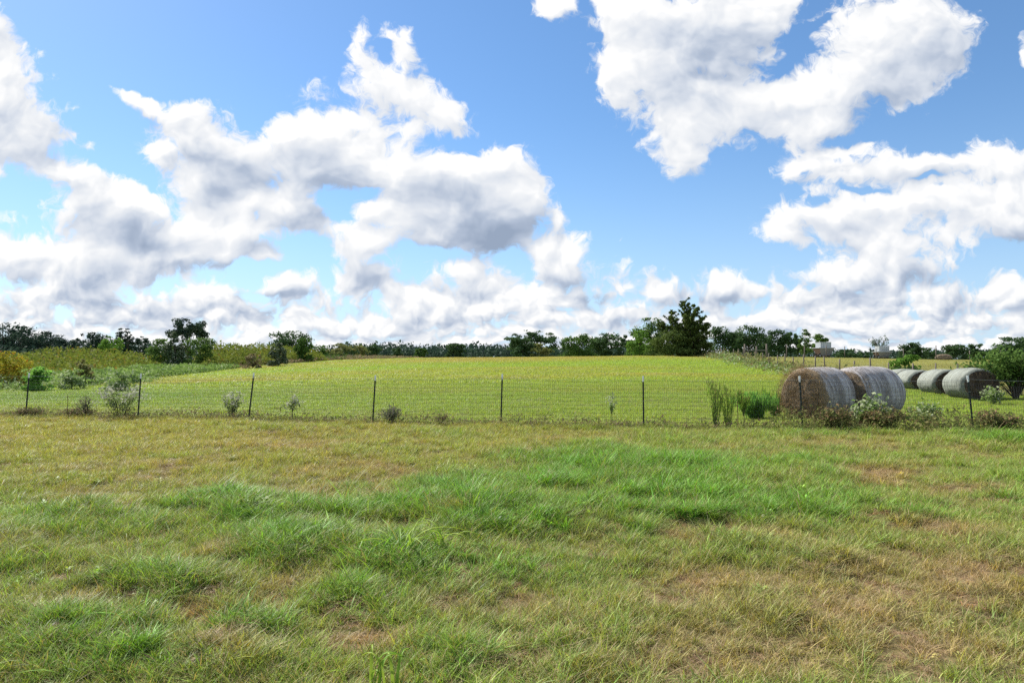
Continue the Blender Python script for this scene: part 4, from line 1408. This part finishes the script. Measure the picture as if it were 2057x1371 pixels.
T('tree', 'rounded green tree standing alone on the field edge', 'tree', 403, 678, 56, 78, 'bush', 'mid', 3000, 46)
T('tree', 'spreading dark tree behind the two small evergreens', 'tree', 578, 665, 84, 115, 'round', 'oak', 3000, 60, leaf=.26)
T('evergreen', 'silvery dark evergreen bush in front of the spreading tree', 'bush', 559, 688, 36, 80, 'bush', 'silver', 1900, 34, tipf=.5)
T('evergreen', 'smooth green evergreen bush right of the spreading tree', 'bush', 609, 679, 36, 95, 'bush', 'green', 1900, 36)
for k, (px, top, w, Y, m_, lab) in enumerate([(645, 694, 40, 120, 'green', 'small green tree right of the smooth evergreen'), (680, 689, 46, 112, 'bramble', 'yellowish scrub tree on the field edge'),
        (706, 687, 40, 135, 'oak', 'dark small tree behind the yellowish scrub'), (726, 694, 34, 122, 'bramble', 'pale scrubby tree at the end of the field edge'),
        (752, 692, 36, 138, 'oak', 'dark round tree where the far wood begins'), (845, 700, 24, 117, 'green', 'tiny yellow green bush on the crest'),
        (797, 699, 24, 122, 'oak', 'small dark bush on the crest left of the tiny green bush')]):
    T('small_tree', lab, 'tree', px, top, w, Y, 'bush', m_, 900, 26)
T('tree', 'lone round dark green bush on the crest', 'bush', 915, 690, 38, 116, 'bush', 'oak', 1900, 36)
# ---------------- centre and right
T('tree', 'wide open-crowned tree alone in the middle of the horizon', 'tree', 1068, 664, 96, 125, 'open', 'oak', 4600, 84, leaf=.26)
T('bush', 'dark bush under the wide open-crowned tree', 'bush', 1050, 690, 44, 122, 'bush', 'oak', 1200, 28)
T('bush', 'brownish bush under the wide open-crowned tree', 'bush', 1088, 690, 44, 121, 'bush', 'bramble', 1000, 28)
T('tree', 'low tree left of the rounded green clump', 'tree', 1140, 684, 34, 136, 'bush', 'oak', 900, 26)
T('tree', 'rounded green tree left of the dense wood edge', 'tree', 1163, 671, 62, 130, 'bush', 'green', 2400, 42)
T('tree', 'dense dark tree between rounded tree and the tall clump', 'tree', 1222, 669, 72, 136, 'bush', 'oak', 2600, 44)
T('tree', 'shadowed low tree filling the gap in the wood edge', 'tree', 1196, 680, 44, 140, 'bush', 'oak', 1300, 30)
T('tree', 'feathery tree just left of the tall green clump', 'tree', 1262, 671, 40, 132, 'open', 'oak', 1400, 34)
T('tree', 'tall green tree left of the big cedar', 'tree', 1306, 639, 78, 118, 'bush', 'mid', 4200, 60)
T('tree', 'yellow green tree in front of the tall green tree', 'tree', 1284, 664, 52, 114, 'bush', 'bright', 1500, 34)

def big_cedar():
    """old red cedar: several leaders, sprays that reach out and up, dense skirt"""
    Y = 104.0
    r = np.random.default_rng(77)
    base = at(1376, 719, Y)
    X = base.x
    z0 = gz(X, Y)
    H = at(1376, 605, Y).z - z0
    k = Y / FPX
    root = empty('cedar_tree', (X, Y, z0))
    tag(root, 'big ragged cedar with several pointed tops beside the wooden fence', 'tree')
    mb = MB()
    tips, outs = [], []
    leaders = [(0, 0, 1.0, 1.0), (1398 - 1376, 5, .93, .9), (1346 - 1376, -8, .80, .8), (1412 - 1376, 12, .72, .8), (1362 - 1376, 16, .70, .7), (1388 - 1376, -14, .66, .8), (1332 - 1376, 4, .60, .7), (1421 - 1376, -4, .58, .6), (1383 - 1376, 2, .97, .5)]
    for (dx, dy, hh, sc) in leaders:
        top = Vector((dx * k, dy * k, H * hh))
        a0 = Vector((dx * k * .25, dy * k * .25, -.3))
        mid = Vector((dx * k * .7, dy * k * .7, H * .4))
        mb.tube([a0, mid, top], [.22 * sc, .13 * sc, .02], 7)
        nbr = int(46 * hh)
        for i in range(nbr):
            t = .06 + .94 * (i / nbr)
            c = a0.lerp(mid, t / .4) if t < .4 else mid.lerp(top, (t - .4) / .6)
            reach = (.30 * (1 - t) ** .8 + .055) * H * sc * r.uniform(.4, 1.45)
            th = r.random() * 6.283
            d = Vector((math.cos(th), math.sin(th), r.uniform(.2, .95)))
            e = c + d * reach
            mb.tube([c, c.lerp(e, .5) + Vector((0, 0, -.03 * reach)), e], [.04 * (1 - t) + .012, .02, .006], 4)
            m_ = int(24 + 120 * reach / H)
            tt = r.random(m_) ** .6
            pts = np.array([tuple(c.lerp(e, q)) for q in tt])
            pts += r.normal(size=(m_, 3)) * np.array([.13, .13, .11]) * ((.45 + reach * .2) * (1.25 - tt))[:, None]
            tips.append(pts)
            outs.append(np.tile(np.array([[d.x, d.y, .6]]), (m_, 1)))
    C = np.concatenate(tips); O = np.concatenate(outs)
    keep = C[:, 2] > .1
    C, O = C[keep], O[keep]
    leaf_cloud('crown', C, .19, L['cedar'], root, O, 5, elong=2.6, clumpv=r.random(len(C)))
    mb.build('trunk', M['bark'], root, smooth=True)
big_cedar()
T('cedar_tree', 'dense dark cedar bush at the left foot of the big cedar', 'bush', 1346, 664, 88, 102, 'bush', 'cedar', 5200, 60, leaf=.20)
T('cedar_tree', 'dense dark cedar bush at the right foot of the big cedar', 'bush', 1398, 664, 66, 106, 'bush', 'cedar', 4600, 52, leaf=.20)
row = 'row of dark trees behind the far fence'
for k, (px, top, w, Y, st, lab) in enumerate([(1452, 656, 60, 146, 'round', 'dark leafy tree next to the big cedar, first of the row'), (1478, 668, 42, 150, 'round', 'lower dark tree second in the row after the big cedar'),
        (1503, 654, 64, 144, 'round', 'tallest dark tree in the row after the big cedar'), (1531, 669, 44, 150, 'round', 'lower dark tree just right of the tallest in the row'),
        (1563, 663, 60, 145, 'round', 'broad dark tree near the right end of the row'), (1588, 668, 40, 148, 'open', 'thin dark tree closing the right end of the row')]):
    T('tree', lab, 'tree', px, top, w, Y, st, 'oak', 2600, 46, group=row)
T('small_tree', 'small bluish tree in the gap left of the slim tree', 'tree', 1604, 693, 20, 150, 'open', 'oak', 500, 18)
T('small_tree', 'slim upright sparse tree left of the first feeder', 'tree', 1616, 662, 24, 128, 'slim', 'mid', 1500, 60, leaf=.2, bark='palebark')
T('tree', 'tree leaning right over the first feeder', 'tree', 1634, 671, 46, 130, 'open', 'mid', 2600, 70, lean=.22, leaf=.22)
T('bush', 'low flat dark bush between the two feeders', 'bush', 1700, 702, 48, 135, 'bush', 'oak', 1000, 28)
T('bush', 'very low bluish bush left of the second feeder', 'bush', 1730, 706, 26, 150, 'bush', 'oak', 400, 16)
T('tree', 'round dark tree right of the second feeder', 'tree', 1832, 688, 54, 128, 'round', 'oak', 2200, 40)
T('bush', 'small hazy bush between the round tree and hay heap', 'bush', 1868, 704, 36, 150, 'bush', 'oak', 700, 20)
T('tree', 'dark tree just right of the hay heap', 'tree', 1920, 692, 46, 132, 'round', 'oak', 1700, 34)
T('tree', 'small upright dark tree right of the hay heap tree', 'tree', 1957, 691, 28, 134, 'bush', 'oak', 1100, 26)
T('bush', 'low green bush between upright tree and the edge tree', 'bush', 1988, 705, 42, 138, 'bush', 'green', 800, 22)
T('tree', 'large rounded tree at the right end of the horizon', 'tree', 2032, 677, 78, 128, 'round', 'oak', 3000, 50)
T('bush', 'bright green shrub on the wooden fence left of the pale bales', 'bush', 1818, 713, 64, 39, 'bush', 'bright', 1500, 36, leaf=.13, tipf=0)

def bare_tree(label, px, top, base, w, Y):
    r = np.random.default_rng(int(px))
    p = at(px, top, Y); z0 = gz(p.x, Y); H = p.z - z0; W = w / FPX * Y
    root = empty('bare_tree', (p.x, Y, z0))
    tag(root, label, 'tree')
    mb = MB(); mb.tube([(0, 0, -.2), (.05, 0, H * .35), (0, 0, H * .6)], [.13, .10, .06], 6)
    mb.build('trunk', M['palebark'], root)
    mb = MB()
    ends = []
    for i in range(16):
        th = r.random() * 6.28
        a_ = Vector((0, 0, H * r.uniform(.3, .6)))
        e = Vector((math.cos(th) * W * .45 * r.random() ** .5, math.sin(th) * W * .4, H * r.uniform(.72, 1.0)))
        mb.tube([a_, a_.lerp(e, .55) + Vector((0, 0, -.1)), e], [.05, .035, .015], 4)
        for j in range(5):
            q = a_.lerp(e, r.uniform(.5, 1)); f = q + Vector(r.normal(size=3)) * .35 + Vector((0, 0, .25))
            mb.tube([q, f], [.02, .01], 3)
            ends.append(tuple(f))
    mb.build('branches', M['palebark'], root)
    E = np.array(ends); C = np.repeat(E, 6, 0) + r.normal(size=(len(E) * 6, 3)) * .13
    leaf_cloud('crown', C, .16, L['oak'], root, None, int(px))
bare_tree('nearly bare tree rising behind the second feeder', 1767, 683, 715, 30, 122)

def strip(name, label, cat, xs, tops, Y0, Y1, h0, n, leaf, mat, seed, tipf=0.0, stems=False, elong=1.5, kind='stuff', upb=.6):
    """a mass of low growth: its back row reaches the given outline, its front row is h0 high"""
    r = np.random.default_rng(seed)
    px = r.uniform(xs[0], xs[-1], n)
    f0 = np.interp(px, xs, Y0) if hasattr(Y0, '__len__') else Y0 + 0 * px
    dep = (Y1 - Y0) if not hasattr(Y0, '__len__') else Y1
    t = r.random(n)
    X0 = (px - 1028.5) / FPX * f0
    f0 = f0 + dep * .45 * (fbm(X0 * .35, X0 * 0 + seed, seed, 3) - .5)
    Y = f0 + dep * t
    X = (px - 1028.5) / FPX * Y
    z = terrain(X, Y)
    top = np.interp(px, xs, tops)
    ztop = EYE + Y * (HORIZON - top) / FPX
    hb = np.maximum(ztop - z, .3)
    ends = np.minimum(px - xs[0], xs[-1] - px) / (.10 * (xs[-1] - xs[0])) + (fbm(X * .5, Y * .5, seed + 1, 2) - .5) * 1.2
    ends = np.clip(ends, 0, 1) ** .6
    rise = np.clip(t * 1.6 + .25 * (fbm(X * .6, Y * .6, seed + 2, 3) - .5), 0, 1)
    hgt = (h0 * (1 - rise) + hb * rise) * (.66 + .62 * fbm(X * .7, Y * .7, seed, 4)) * ends
    q = 1 - r.random(n) ** 1.25 * .95
    C = np.stack([X, Y, z + hgt * q], 1)
    ok = ends > .02
    C, X, Y, n = C[ok], X[ok], Y[ok], int(ok.sum())
    cl = fbm(X * .9 + 5, Y * .5, seed + 3, 3)
    o = leaf_cloud(name, C, leaf, L[mat], None, None, seed, elong=elong, clumpv=np.clip((cl - .3) * 2.4, 0, 1), var2=(r.random(n) < tipf) * r.random(n), upb=upb)
    tag(o, label, cat, kind=kind)
    return o

strip('far_forest', 'low dark wood along the horizon behind the middle of the crest', 'woods', [590, 620, 700, 760, 830, 900, 960, 1010, 1060, 1130, 1290, 1460],
      [696, 694, 696, 691, 694, 696, 692, 696, 697, 699, 697, 699], 330, 400, 9.0, 32000, 1.15, 'forest', 11)
strip('far_forest', 'low bluish wood along the horizon behind the feeders', 'woods', [1420, 1500, 1700, 1760, 1850, 1950, 2060, 2300],
      [700, 701, 705, 707, 706, 704, 702, 700], 330, 400, 9.0, 15000, 1.15, 'forest', 19)
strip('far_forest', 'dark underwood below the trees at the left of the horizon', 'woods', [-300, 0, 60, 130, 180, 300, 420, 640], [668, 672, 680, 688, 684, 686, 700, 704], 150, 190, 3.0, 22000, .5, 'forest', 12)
strip('sumac_thicket', 'olive green sumac thicket on the rise at left', 'thicket', [-300, 30, 80, 150, 230, 340], [716, 711, 702, 698, 703, 714], [46, 50, 51, 53, 57, 64], 26, 1.0, 26000, .17, 'olive', 13, tipf=.14)
strip('sumac_thicket', 'olive green sumac thicket behind the field edge trees', 'thicket', [385, 430, 520, 600, 660], [699, 693, 692, 699, 706], [70, 76, 84, 94, 100], 20, 1.0, 15000, .2, 'olive', 14, tipf=.12)
strip('tall_weeds', 'pale green weeds along the left field edge', 'weeds', [150, 230, 300, 360, 430, 500], [744, 739, 734, 731, 730, 731], [42, 48, 54, 60, 68, 80], 11, .5, 8000, .15, 'pale', 15, tipf=.12, elong=2.4)
strip('tall_weeds', 'brown weeds between field edge and evergreens', 'weeds', [455, 500, 560, 640, 700, 770, 850], [729, 723, 719, 715, 713, 714, 717], [73, 80, 88, 97, 104, 107, 111], 14, .5, 8500, .17, 'brown', 16, tipf=.45, elong=2.0)
strip('tall_weeds', 'green scrub mixed through the brown field edge weeds', 'weeds', [430, 500, 560, 640, 720], [722, 720, 716, 711, 711], [74, 82, 90, 100, 108], 10, .5, 2600, .2, 'green', 18, tipf=.0, elong=1.6)
strip('tall_weeds', 'grassy weeds at the foot of the thicket at left', 'weeds', [-200, 60, 160, 260, 320], [748, 742, 742, 745, 750], [37, 38, 40, 43, 47], 12, .35, 5200, .12, 'pale', 17, tipf=.3, elong=2.2)

def belt(name, label, cat, pts, wid, h, n, leaf, mat, seed, tipf=0.0, elong=1.8):
    """low growth along a line on the ground"""
    r = np.random.default_rng(seed)
    P = np.array(pts, float)
    seg = r.integers(0, len(P) - 1, n) if len(P) > 2 else np.zeros(n, int)
    lens = np.linalg.norm(np.diff(P, axis=0), axis=1); seg = r.choice(len(lens), n, p=lens / lens.sum())
    t = r.random(n)[:, None]
    xy = P[seg] * (1 - t) + P[seg + 1] * t
    xy = xy + r.normal(size=(n, 2)) * wid
    X, Y = xy[:, 0], xy[:, 1]
    hh = h * (.25 + 1.3 * np.clip(fbm(X * 1.1, Y * 1.1, seed, 3) * 1.6 - .35, 0, 1)) * np.exp(-((xy - (P[seg] * (1 - t) + P[seg + 1] * t)) ** 2).sum(1) / (2 * wid * wid) * .5)
    z = terrain(X, Y) + hh * r.random(n) ** .8
    cl = fbm(X * 1.7, Y * 1.7, seed + 8, 2)
    o = leaf_cloud(name, np.stack([X, Y, z], 1), leaf, L[mat], None, None, seed, elong=elong, clumpv=np.clip((cl - .25) * 2, 0, 1), var2=(r.random(n) < tipf) * r.random(n), upb=.3)
    tag(o, label, cat, kind='stuff')
belt('weeds', 'mixed weeds and scrub along the foot of the wooden fence', 'weeds', [(x, y) for y, x in zip(_wy[::-1], _wx[::-1])][:7], 1.1, .95, 7000, .14, 'bramble', 23, tipf=.3)
belt('weeds', 'pale weeds scattered under the wooden fence', 'weeds', [(x - .8, y) for y, x in zip(_wy[::-1], _wx[::-1])][1:5], .9, .8, 1600, .13, 'pale', 24, tipf=.5)
FL = [(x, fence_y(x)) for x in (-19, -12, -6, 0, 6, 9)]
belt('dead_growth', 'brown dead growth along the foot of the wire fence', 'weeds', FL, .28, .26, 5000, .030, 'brown', 25, tipf=.25, elong=3.2)
belt('dead_growth', 'olive weeds mixed along the foot of the wire fence', 'weeds', FL, .40, .30, 5000, .036, 'bramble', 26, tipf=.2, elong=2.4)
belt('dead_growth', 'tangled growth at the fence foot by the big bales', 'weeds', [(6.4, 16.3), (9, 15.9), (14.5, 15.0)], .40, .48, 7000, .040, 'bramble', 27, tipf=.3, elong=2.2)

# ---------------- weeds with stems of their own
def weed(name, label, cat, px, top, w_px, Y, mat, stems, per, leaf, spread=1.0, tipf=.3, flowers=True, seed=0, single=False, up=.55, elong=2.4, leaf_from=.3, vert=None):
    r = np.random.default_rng(seed + int(px))
    p = at(px, top, Y); X = p.x; z0 = gz(X, Y); H = p.z - z0; W = w_px / FPX * Y
    root = empty(name, (X, Y, z0))
    tag(root, label, cat)
    mb = MB(); C, v2 = [], []
    fork = H * (.32 if single else .04)
    if single:
        mb.tube([(0, 0, -.05), (.01, 0, fork)], [.012, .009], 5)
    for i in range(stems):
        th = r.random() * 6.283; q = math.sqrt(r.random()) * W * .5
        e = Vector((math.cos(th) * q, math.sin(th) * q * .8, H * (1 - up * .5 * (q / (W * .5)) ** 2) * r.uniform(.72, 1.0)))
        a_ = Vector((0, 0, fork)) if single else Vector((e.x * .15, e.y * .15, -.03))
        m_ = a_.lerp(e, .5) + Vector((-e.x * .12, -e.y * .12, .04 * H))
        mb.tube([a_, m_, e], [.0055, .004, .002], 4)
        for j in range(per):
            t = leaf_from + (1 - leaf_from) * r.random() ** .7
            c = (a_.lerp(m_, t * 2) if t < .5 else m_.lerp(e, (t - .5) * 2))
            C.append(np.array(c) + r.normal(size=3) * leaf * (.5 + .9 * t))
            v2.append((r.random() < tipf * (1.6 if t > .75 else .25)) * (.6 + .4 * r.random()))
    leaf_cloud('leaves', np.array(C), leaf, L[mat], root, None, seed, elong=elong, var2=np.clip(np.array(v2), 0, 1), upb=.4, vert=vert)
    mb.build('stem', M['bark'] if mat in ('white', 'bramble', 'grey') else M['greenstem'], root)
    return root
M['greenstem'] = simple_mat('green_stem', (0.11, 0.14, 0.04), 0.6, 0.2, vary=0.3)
def fy(px):
    u = (px - 1028.5) / FPX
    return (17.75 - 0.185 * 0.27) / (1 + 0.185 * u)
weed('flowering_bush', 'wide white flowered weed bush leaning on the fence at left', 'weed', 245, 766, 112, fy(245) + .35, 'white', 40, 18, .040, tipf=.55)
weed('flowering_bush', 'upright white flowered weed beside the leaning left post', 'weed', 466, 781, 56, fy(466) + .3, 'white', 24, 16, .038, tipf=.55)
weed('flowering_bush', 'sparse small white flowered weed between two posts', 'weed', 588, 789, 46, fy(588) + .25, 'white', 12, 14, .042, tipf=.55, single=True)
weed('silver_weed', 'thin silvery weed hanging on the mesh left of a post', 'weed', 1228, 784, 38, fy(1228) + .12, 'pale', 8, 9, .042, tipf=.6, single=True)
weed('grey_weed', 'grey twiggy weed at the foot of the fence', 'weed', 783, 812, 52, fy(783) - .1, 'grey', 26, 22, .030, tipf=.4)
weed('feather_weed', 'tallest feathery green weed with dark plumes at the fence', 'weed', 1437, 750, 44, fy(1437) + .15, 'plume', 26, 20, .019, tipf=.3, elong=6.0, leaf_from=.12, up=.10, vert=.25)
weed('feather_weed', 'feathery green weed with plumes, next to the tallest one', 'weed', 1462, 772, 46, fy(1462) + .1, 'plume', 22, 20, .019, tipf=.25, elong=6.0, leaf_from=.12, up=.22, vert=.25)
weed('feather_weed', 'broom-shaped green weed on a single bare stem', 'weed', 1493, 782, 42, fy(1493), 'broom', 18, 22, .019, tipf=.2, single=True, elong=6.0, up=.2, vert=.35)
weed('dry_weed', 'cluster of thin dry stalks at the fence far left', 'weed', 172, 788, 44, fy(172) + .1, 'grey', 24, 14, .026, tipf=.3)
weed('dry_weed', 'short bristly stalks between centre and left posts', 'weed', 885, 826, 40, fy(885) + .1, 'brown', 18, 12, .026, tipf=.2)
weed('leafy_weed', 'pale leafy weed in front of the gap between the two big bales', 'weed', 1745, 793, 80, fy(1745) + .1, 'pale', 26, 30, .065, tipf=.35, elong=1.7)
weed('leafy_weed', 'pale leafy weed right of the big grey bale', 'weed', 1858, 806, 66, fy(1858) + .6, 'pale', 26, 26, .055, tipf=.3, elong=1.7)
weed('leafy_weed', 'leafy weed in front of the dark bale end', 'weed', 1992, 778, 46, 25.0, 'pale', 18, 24, .07, tipf=.3, elong=1.7)
weed('bramble', 'brown green bramble heap at the foot of the first bale', 'bramble', 1672, 812, 86, fy(1672) - .2, 'bramble', 40, 30, .042, tipf=.35, elong=1.8, leaf_from=.1)
weed('bramble', 'brown green bramble heap in front of the grey bale', 'bramble', 1775, 818, 100, fy(1775) - .25, 'bramble', 46, 32, .042, tipf=.3, elong=1.8, leaf_from=.1)
weed('bramble', 'bramble heap by the last fence post at right', 'bramble', 1998, 822, 90, fy(1998) + .2, 'bramble', 50, 40, .042, tipf=.3, elong=1.8, leaf_from=.1)
weed('bramble', 'dark brown bramble at the foot of the first left post', 'bramble', 66, 820, 60, fy(66) + .1, 'brown', 40, 34, .036, tipf=.2, elong=2)
weed('bramble', 'dark brown bramble under the thin dry stalks', 'bramble', 160, 822, 56, fy(160) - .05, 'brown', 40, 34, .036, tipf=.2, elong=2)
weed('leafy_weed', 'tall deep green grass clump left of the first bale', 'weed', 1516, 785, 108, 19.4, 'lush', 130, 18, .028, tipf=.0, elong=7.0, leaf_from=.05, up=.5, vert=.3)
weed('leafy_weed', 'soft green grass stand touching the end of the first bale', 'weed', 1556, 776, 70, 20.2, 'plume', 90, 18, .028, tipf=.1, elong=7.0, leaf_from=.05, up=.4, vert=.3)
# shrubs on the left between fence and thicket
T('bush', 'orange and yellow turning bush at the left edge', 'bush', 14, 706, 96, 41, 'bush', 'orange', 3000, 46, leaf=.11, tipf=.18)
T('bush', 'low fresh green bush right of the orange bush', 'bush', 78, 737, 54, 37, 'bush', 'lush', 1500, 34, leaf=.10)
T('bush', 'dark little tree-shaped shrub in front of the thicket', 'bush', 167, 722, 40, 44, 'round', 'bramble', 1100, 30, leaf=.11, tipf=.3)
T('bush', 'pale flowering bush left of the dark little shrub', 'bush', 145, 742, 46, 38, 'bush', 'pale', 1100, 30, leaf=.09, tipf=.4)
T('bush', 'pale grey flowering bush behind the second fence post', 'bush', 245, 746, 62, 36, 'bush', 'pale', 1300, 30, leaf=.09, tipf=.45)
T('bush', 'brown twiggy shrub on the field edge', 'bush', 508, 709, 34, 74, 'bush', 'brown', 900, 28, tipf=.4)

def edge_shrub():
    Y = 27.5
    r = np.random.default_rng(5)
    X = at(2040, 790, Y).x; z0 = gz(X, Y)
    k = Y / FPX
    root = empty('leafy_shrub', (X, Y, z0))
    tag(root, 'large bright leafy shrub arching over the dark bale end at right', 'bush')
    mb = MB(); C = []
    H = at(2000, 704, Y).z - z0
    for i in range(34):
        ex = r.uniform(-105, 60) * k; q = (ex / k + 20) / 90
        ez = H * (1 - .35 * q * q) * r.uniform(.62, 1.0)
        e = Vector((ex, r.uniform(-.9, .9), ez))
        a_ = Vector((r.uniform(-.08, .1), 0, 0))
        m_ = Vector((ex * .35, e.y * .4, ez * .62))
        mb.tube([a_, m_, e], [.030, .018, .006], 5)
        n = 120
        t = .45 + .55 * r.random(n) ** .7
        base_ = np.array([tuple(a_.lerp(m_, x * 2) if x < .5 else m_.lerp(e, (x - .5) * 2)) for x in t])
        C.append(base_ + r.normal(size=(n, 3)) * .16)
    C = np.concatenate(C)
    leaf_cloud('crown', C, .10, L['mid'], root, None, 8)
    mb.build('stem', M['bark'], root)
edge_shrub()

# broad-leaved grass clumps near the camera
M['broadleaf'] = leaf_mat('broad_grass_leaf', (0.18, 0.33, 0.03), (0.32, 0.42, 0.05), 0.4, 0.5, 0.2)
def broad_grass(label, px, py, lmax, n, seed, splay=1.0):
    r = np.random.default_rng(seed)
    # walk out along the sight line to the ground
    Y = 2.0
    while Y < 16 and at(px, py, Y).z > gz(at(px, py, Y).x, Y):
        Y += .01
    X = at(px, py, Y).x
    root = empty('broad_grass', (X, Y, float(surf(np.array([X]), np.array([Y]))[0])))
    tag(root, label, 'grass clump')
    for i in range(n):
        az = r.random() * 6.283; Ls = lmax * r.uniform(.5, 1.0)
        d = np.array([math.cos(az), math.sin(az)]) * splay; sd = np.array([-d[1], d[0], 0]) / (np.linalg.norm(d) + 1e-6)
        V, seg = [], 8
        x0 = r.normal(size=2) * .05
        for s in range(seg + 1):
            t = s / seg
            hor = Ls * (.25 * t + .55 * t ** 2.2); up_ = Ls * (1.05 * t - .62 * t ** 2.6)
            c = np.array([x0[0] + d[0] * hor, x0[1] + d[1] * hor, up_ - .01])
            w = .0095 * (1 - t) ** .6 * (1 if t > .08 else .7) + .0004
            V += [c - sd * w + np.array([0, 0, .004]), c, c + sd * w + np.array([0, 0, .004])]
        F = []
        for s in range(seg):
            for q in (0, 1):
                F.append((3 * s + q, 3 * s + q + 1, 3 * s + q + 4, 3 * s + q + 3))
        A = np.tile(np.array([[r.random(), 0, 0, 1]]), (len(V), 1))
        link('blade', mesh_np('blade', np.array(V), np.array(F), [M['broadleaf']], {'vary': ('POINT', 'FLOAT_COLOR', A)}, smooth=True), root)
broad_grass('broad bladed grass clump in the middle of the lush patch', 805, 1142, .52, 14, 3, 1.2)
broad_grass('broad bladed grass clump right of the middle one', 880, 1128, .46, 10, 4, 1.0)
broad_grass('broad bladed grass at the bottom edge of the lawn', 757, 1395, .40, 9, 6, .5)
broad_grass('small yellowing broad bladed grass clump near the left corner', 230, 1310, .22, 6, 9, 1.0)
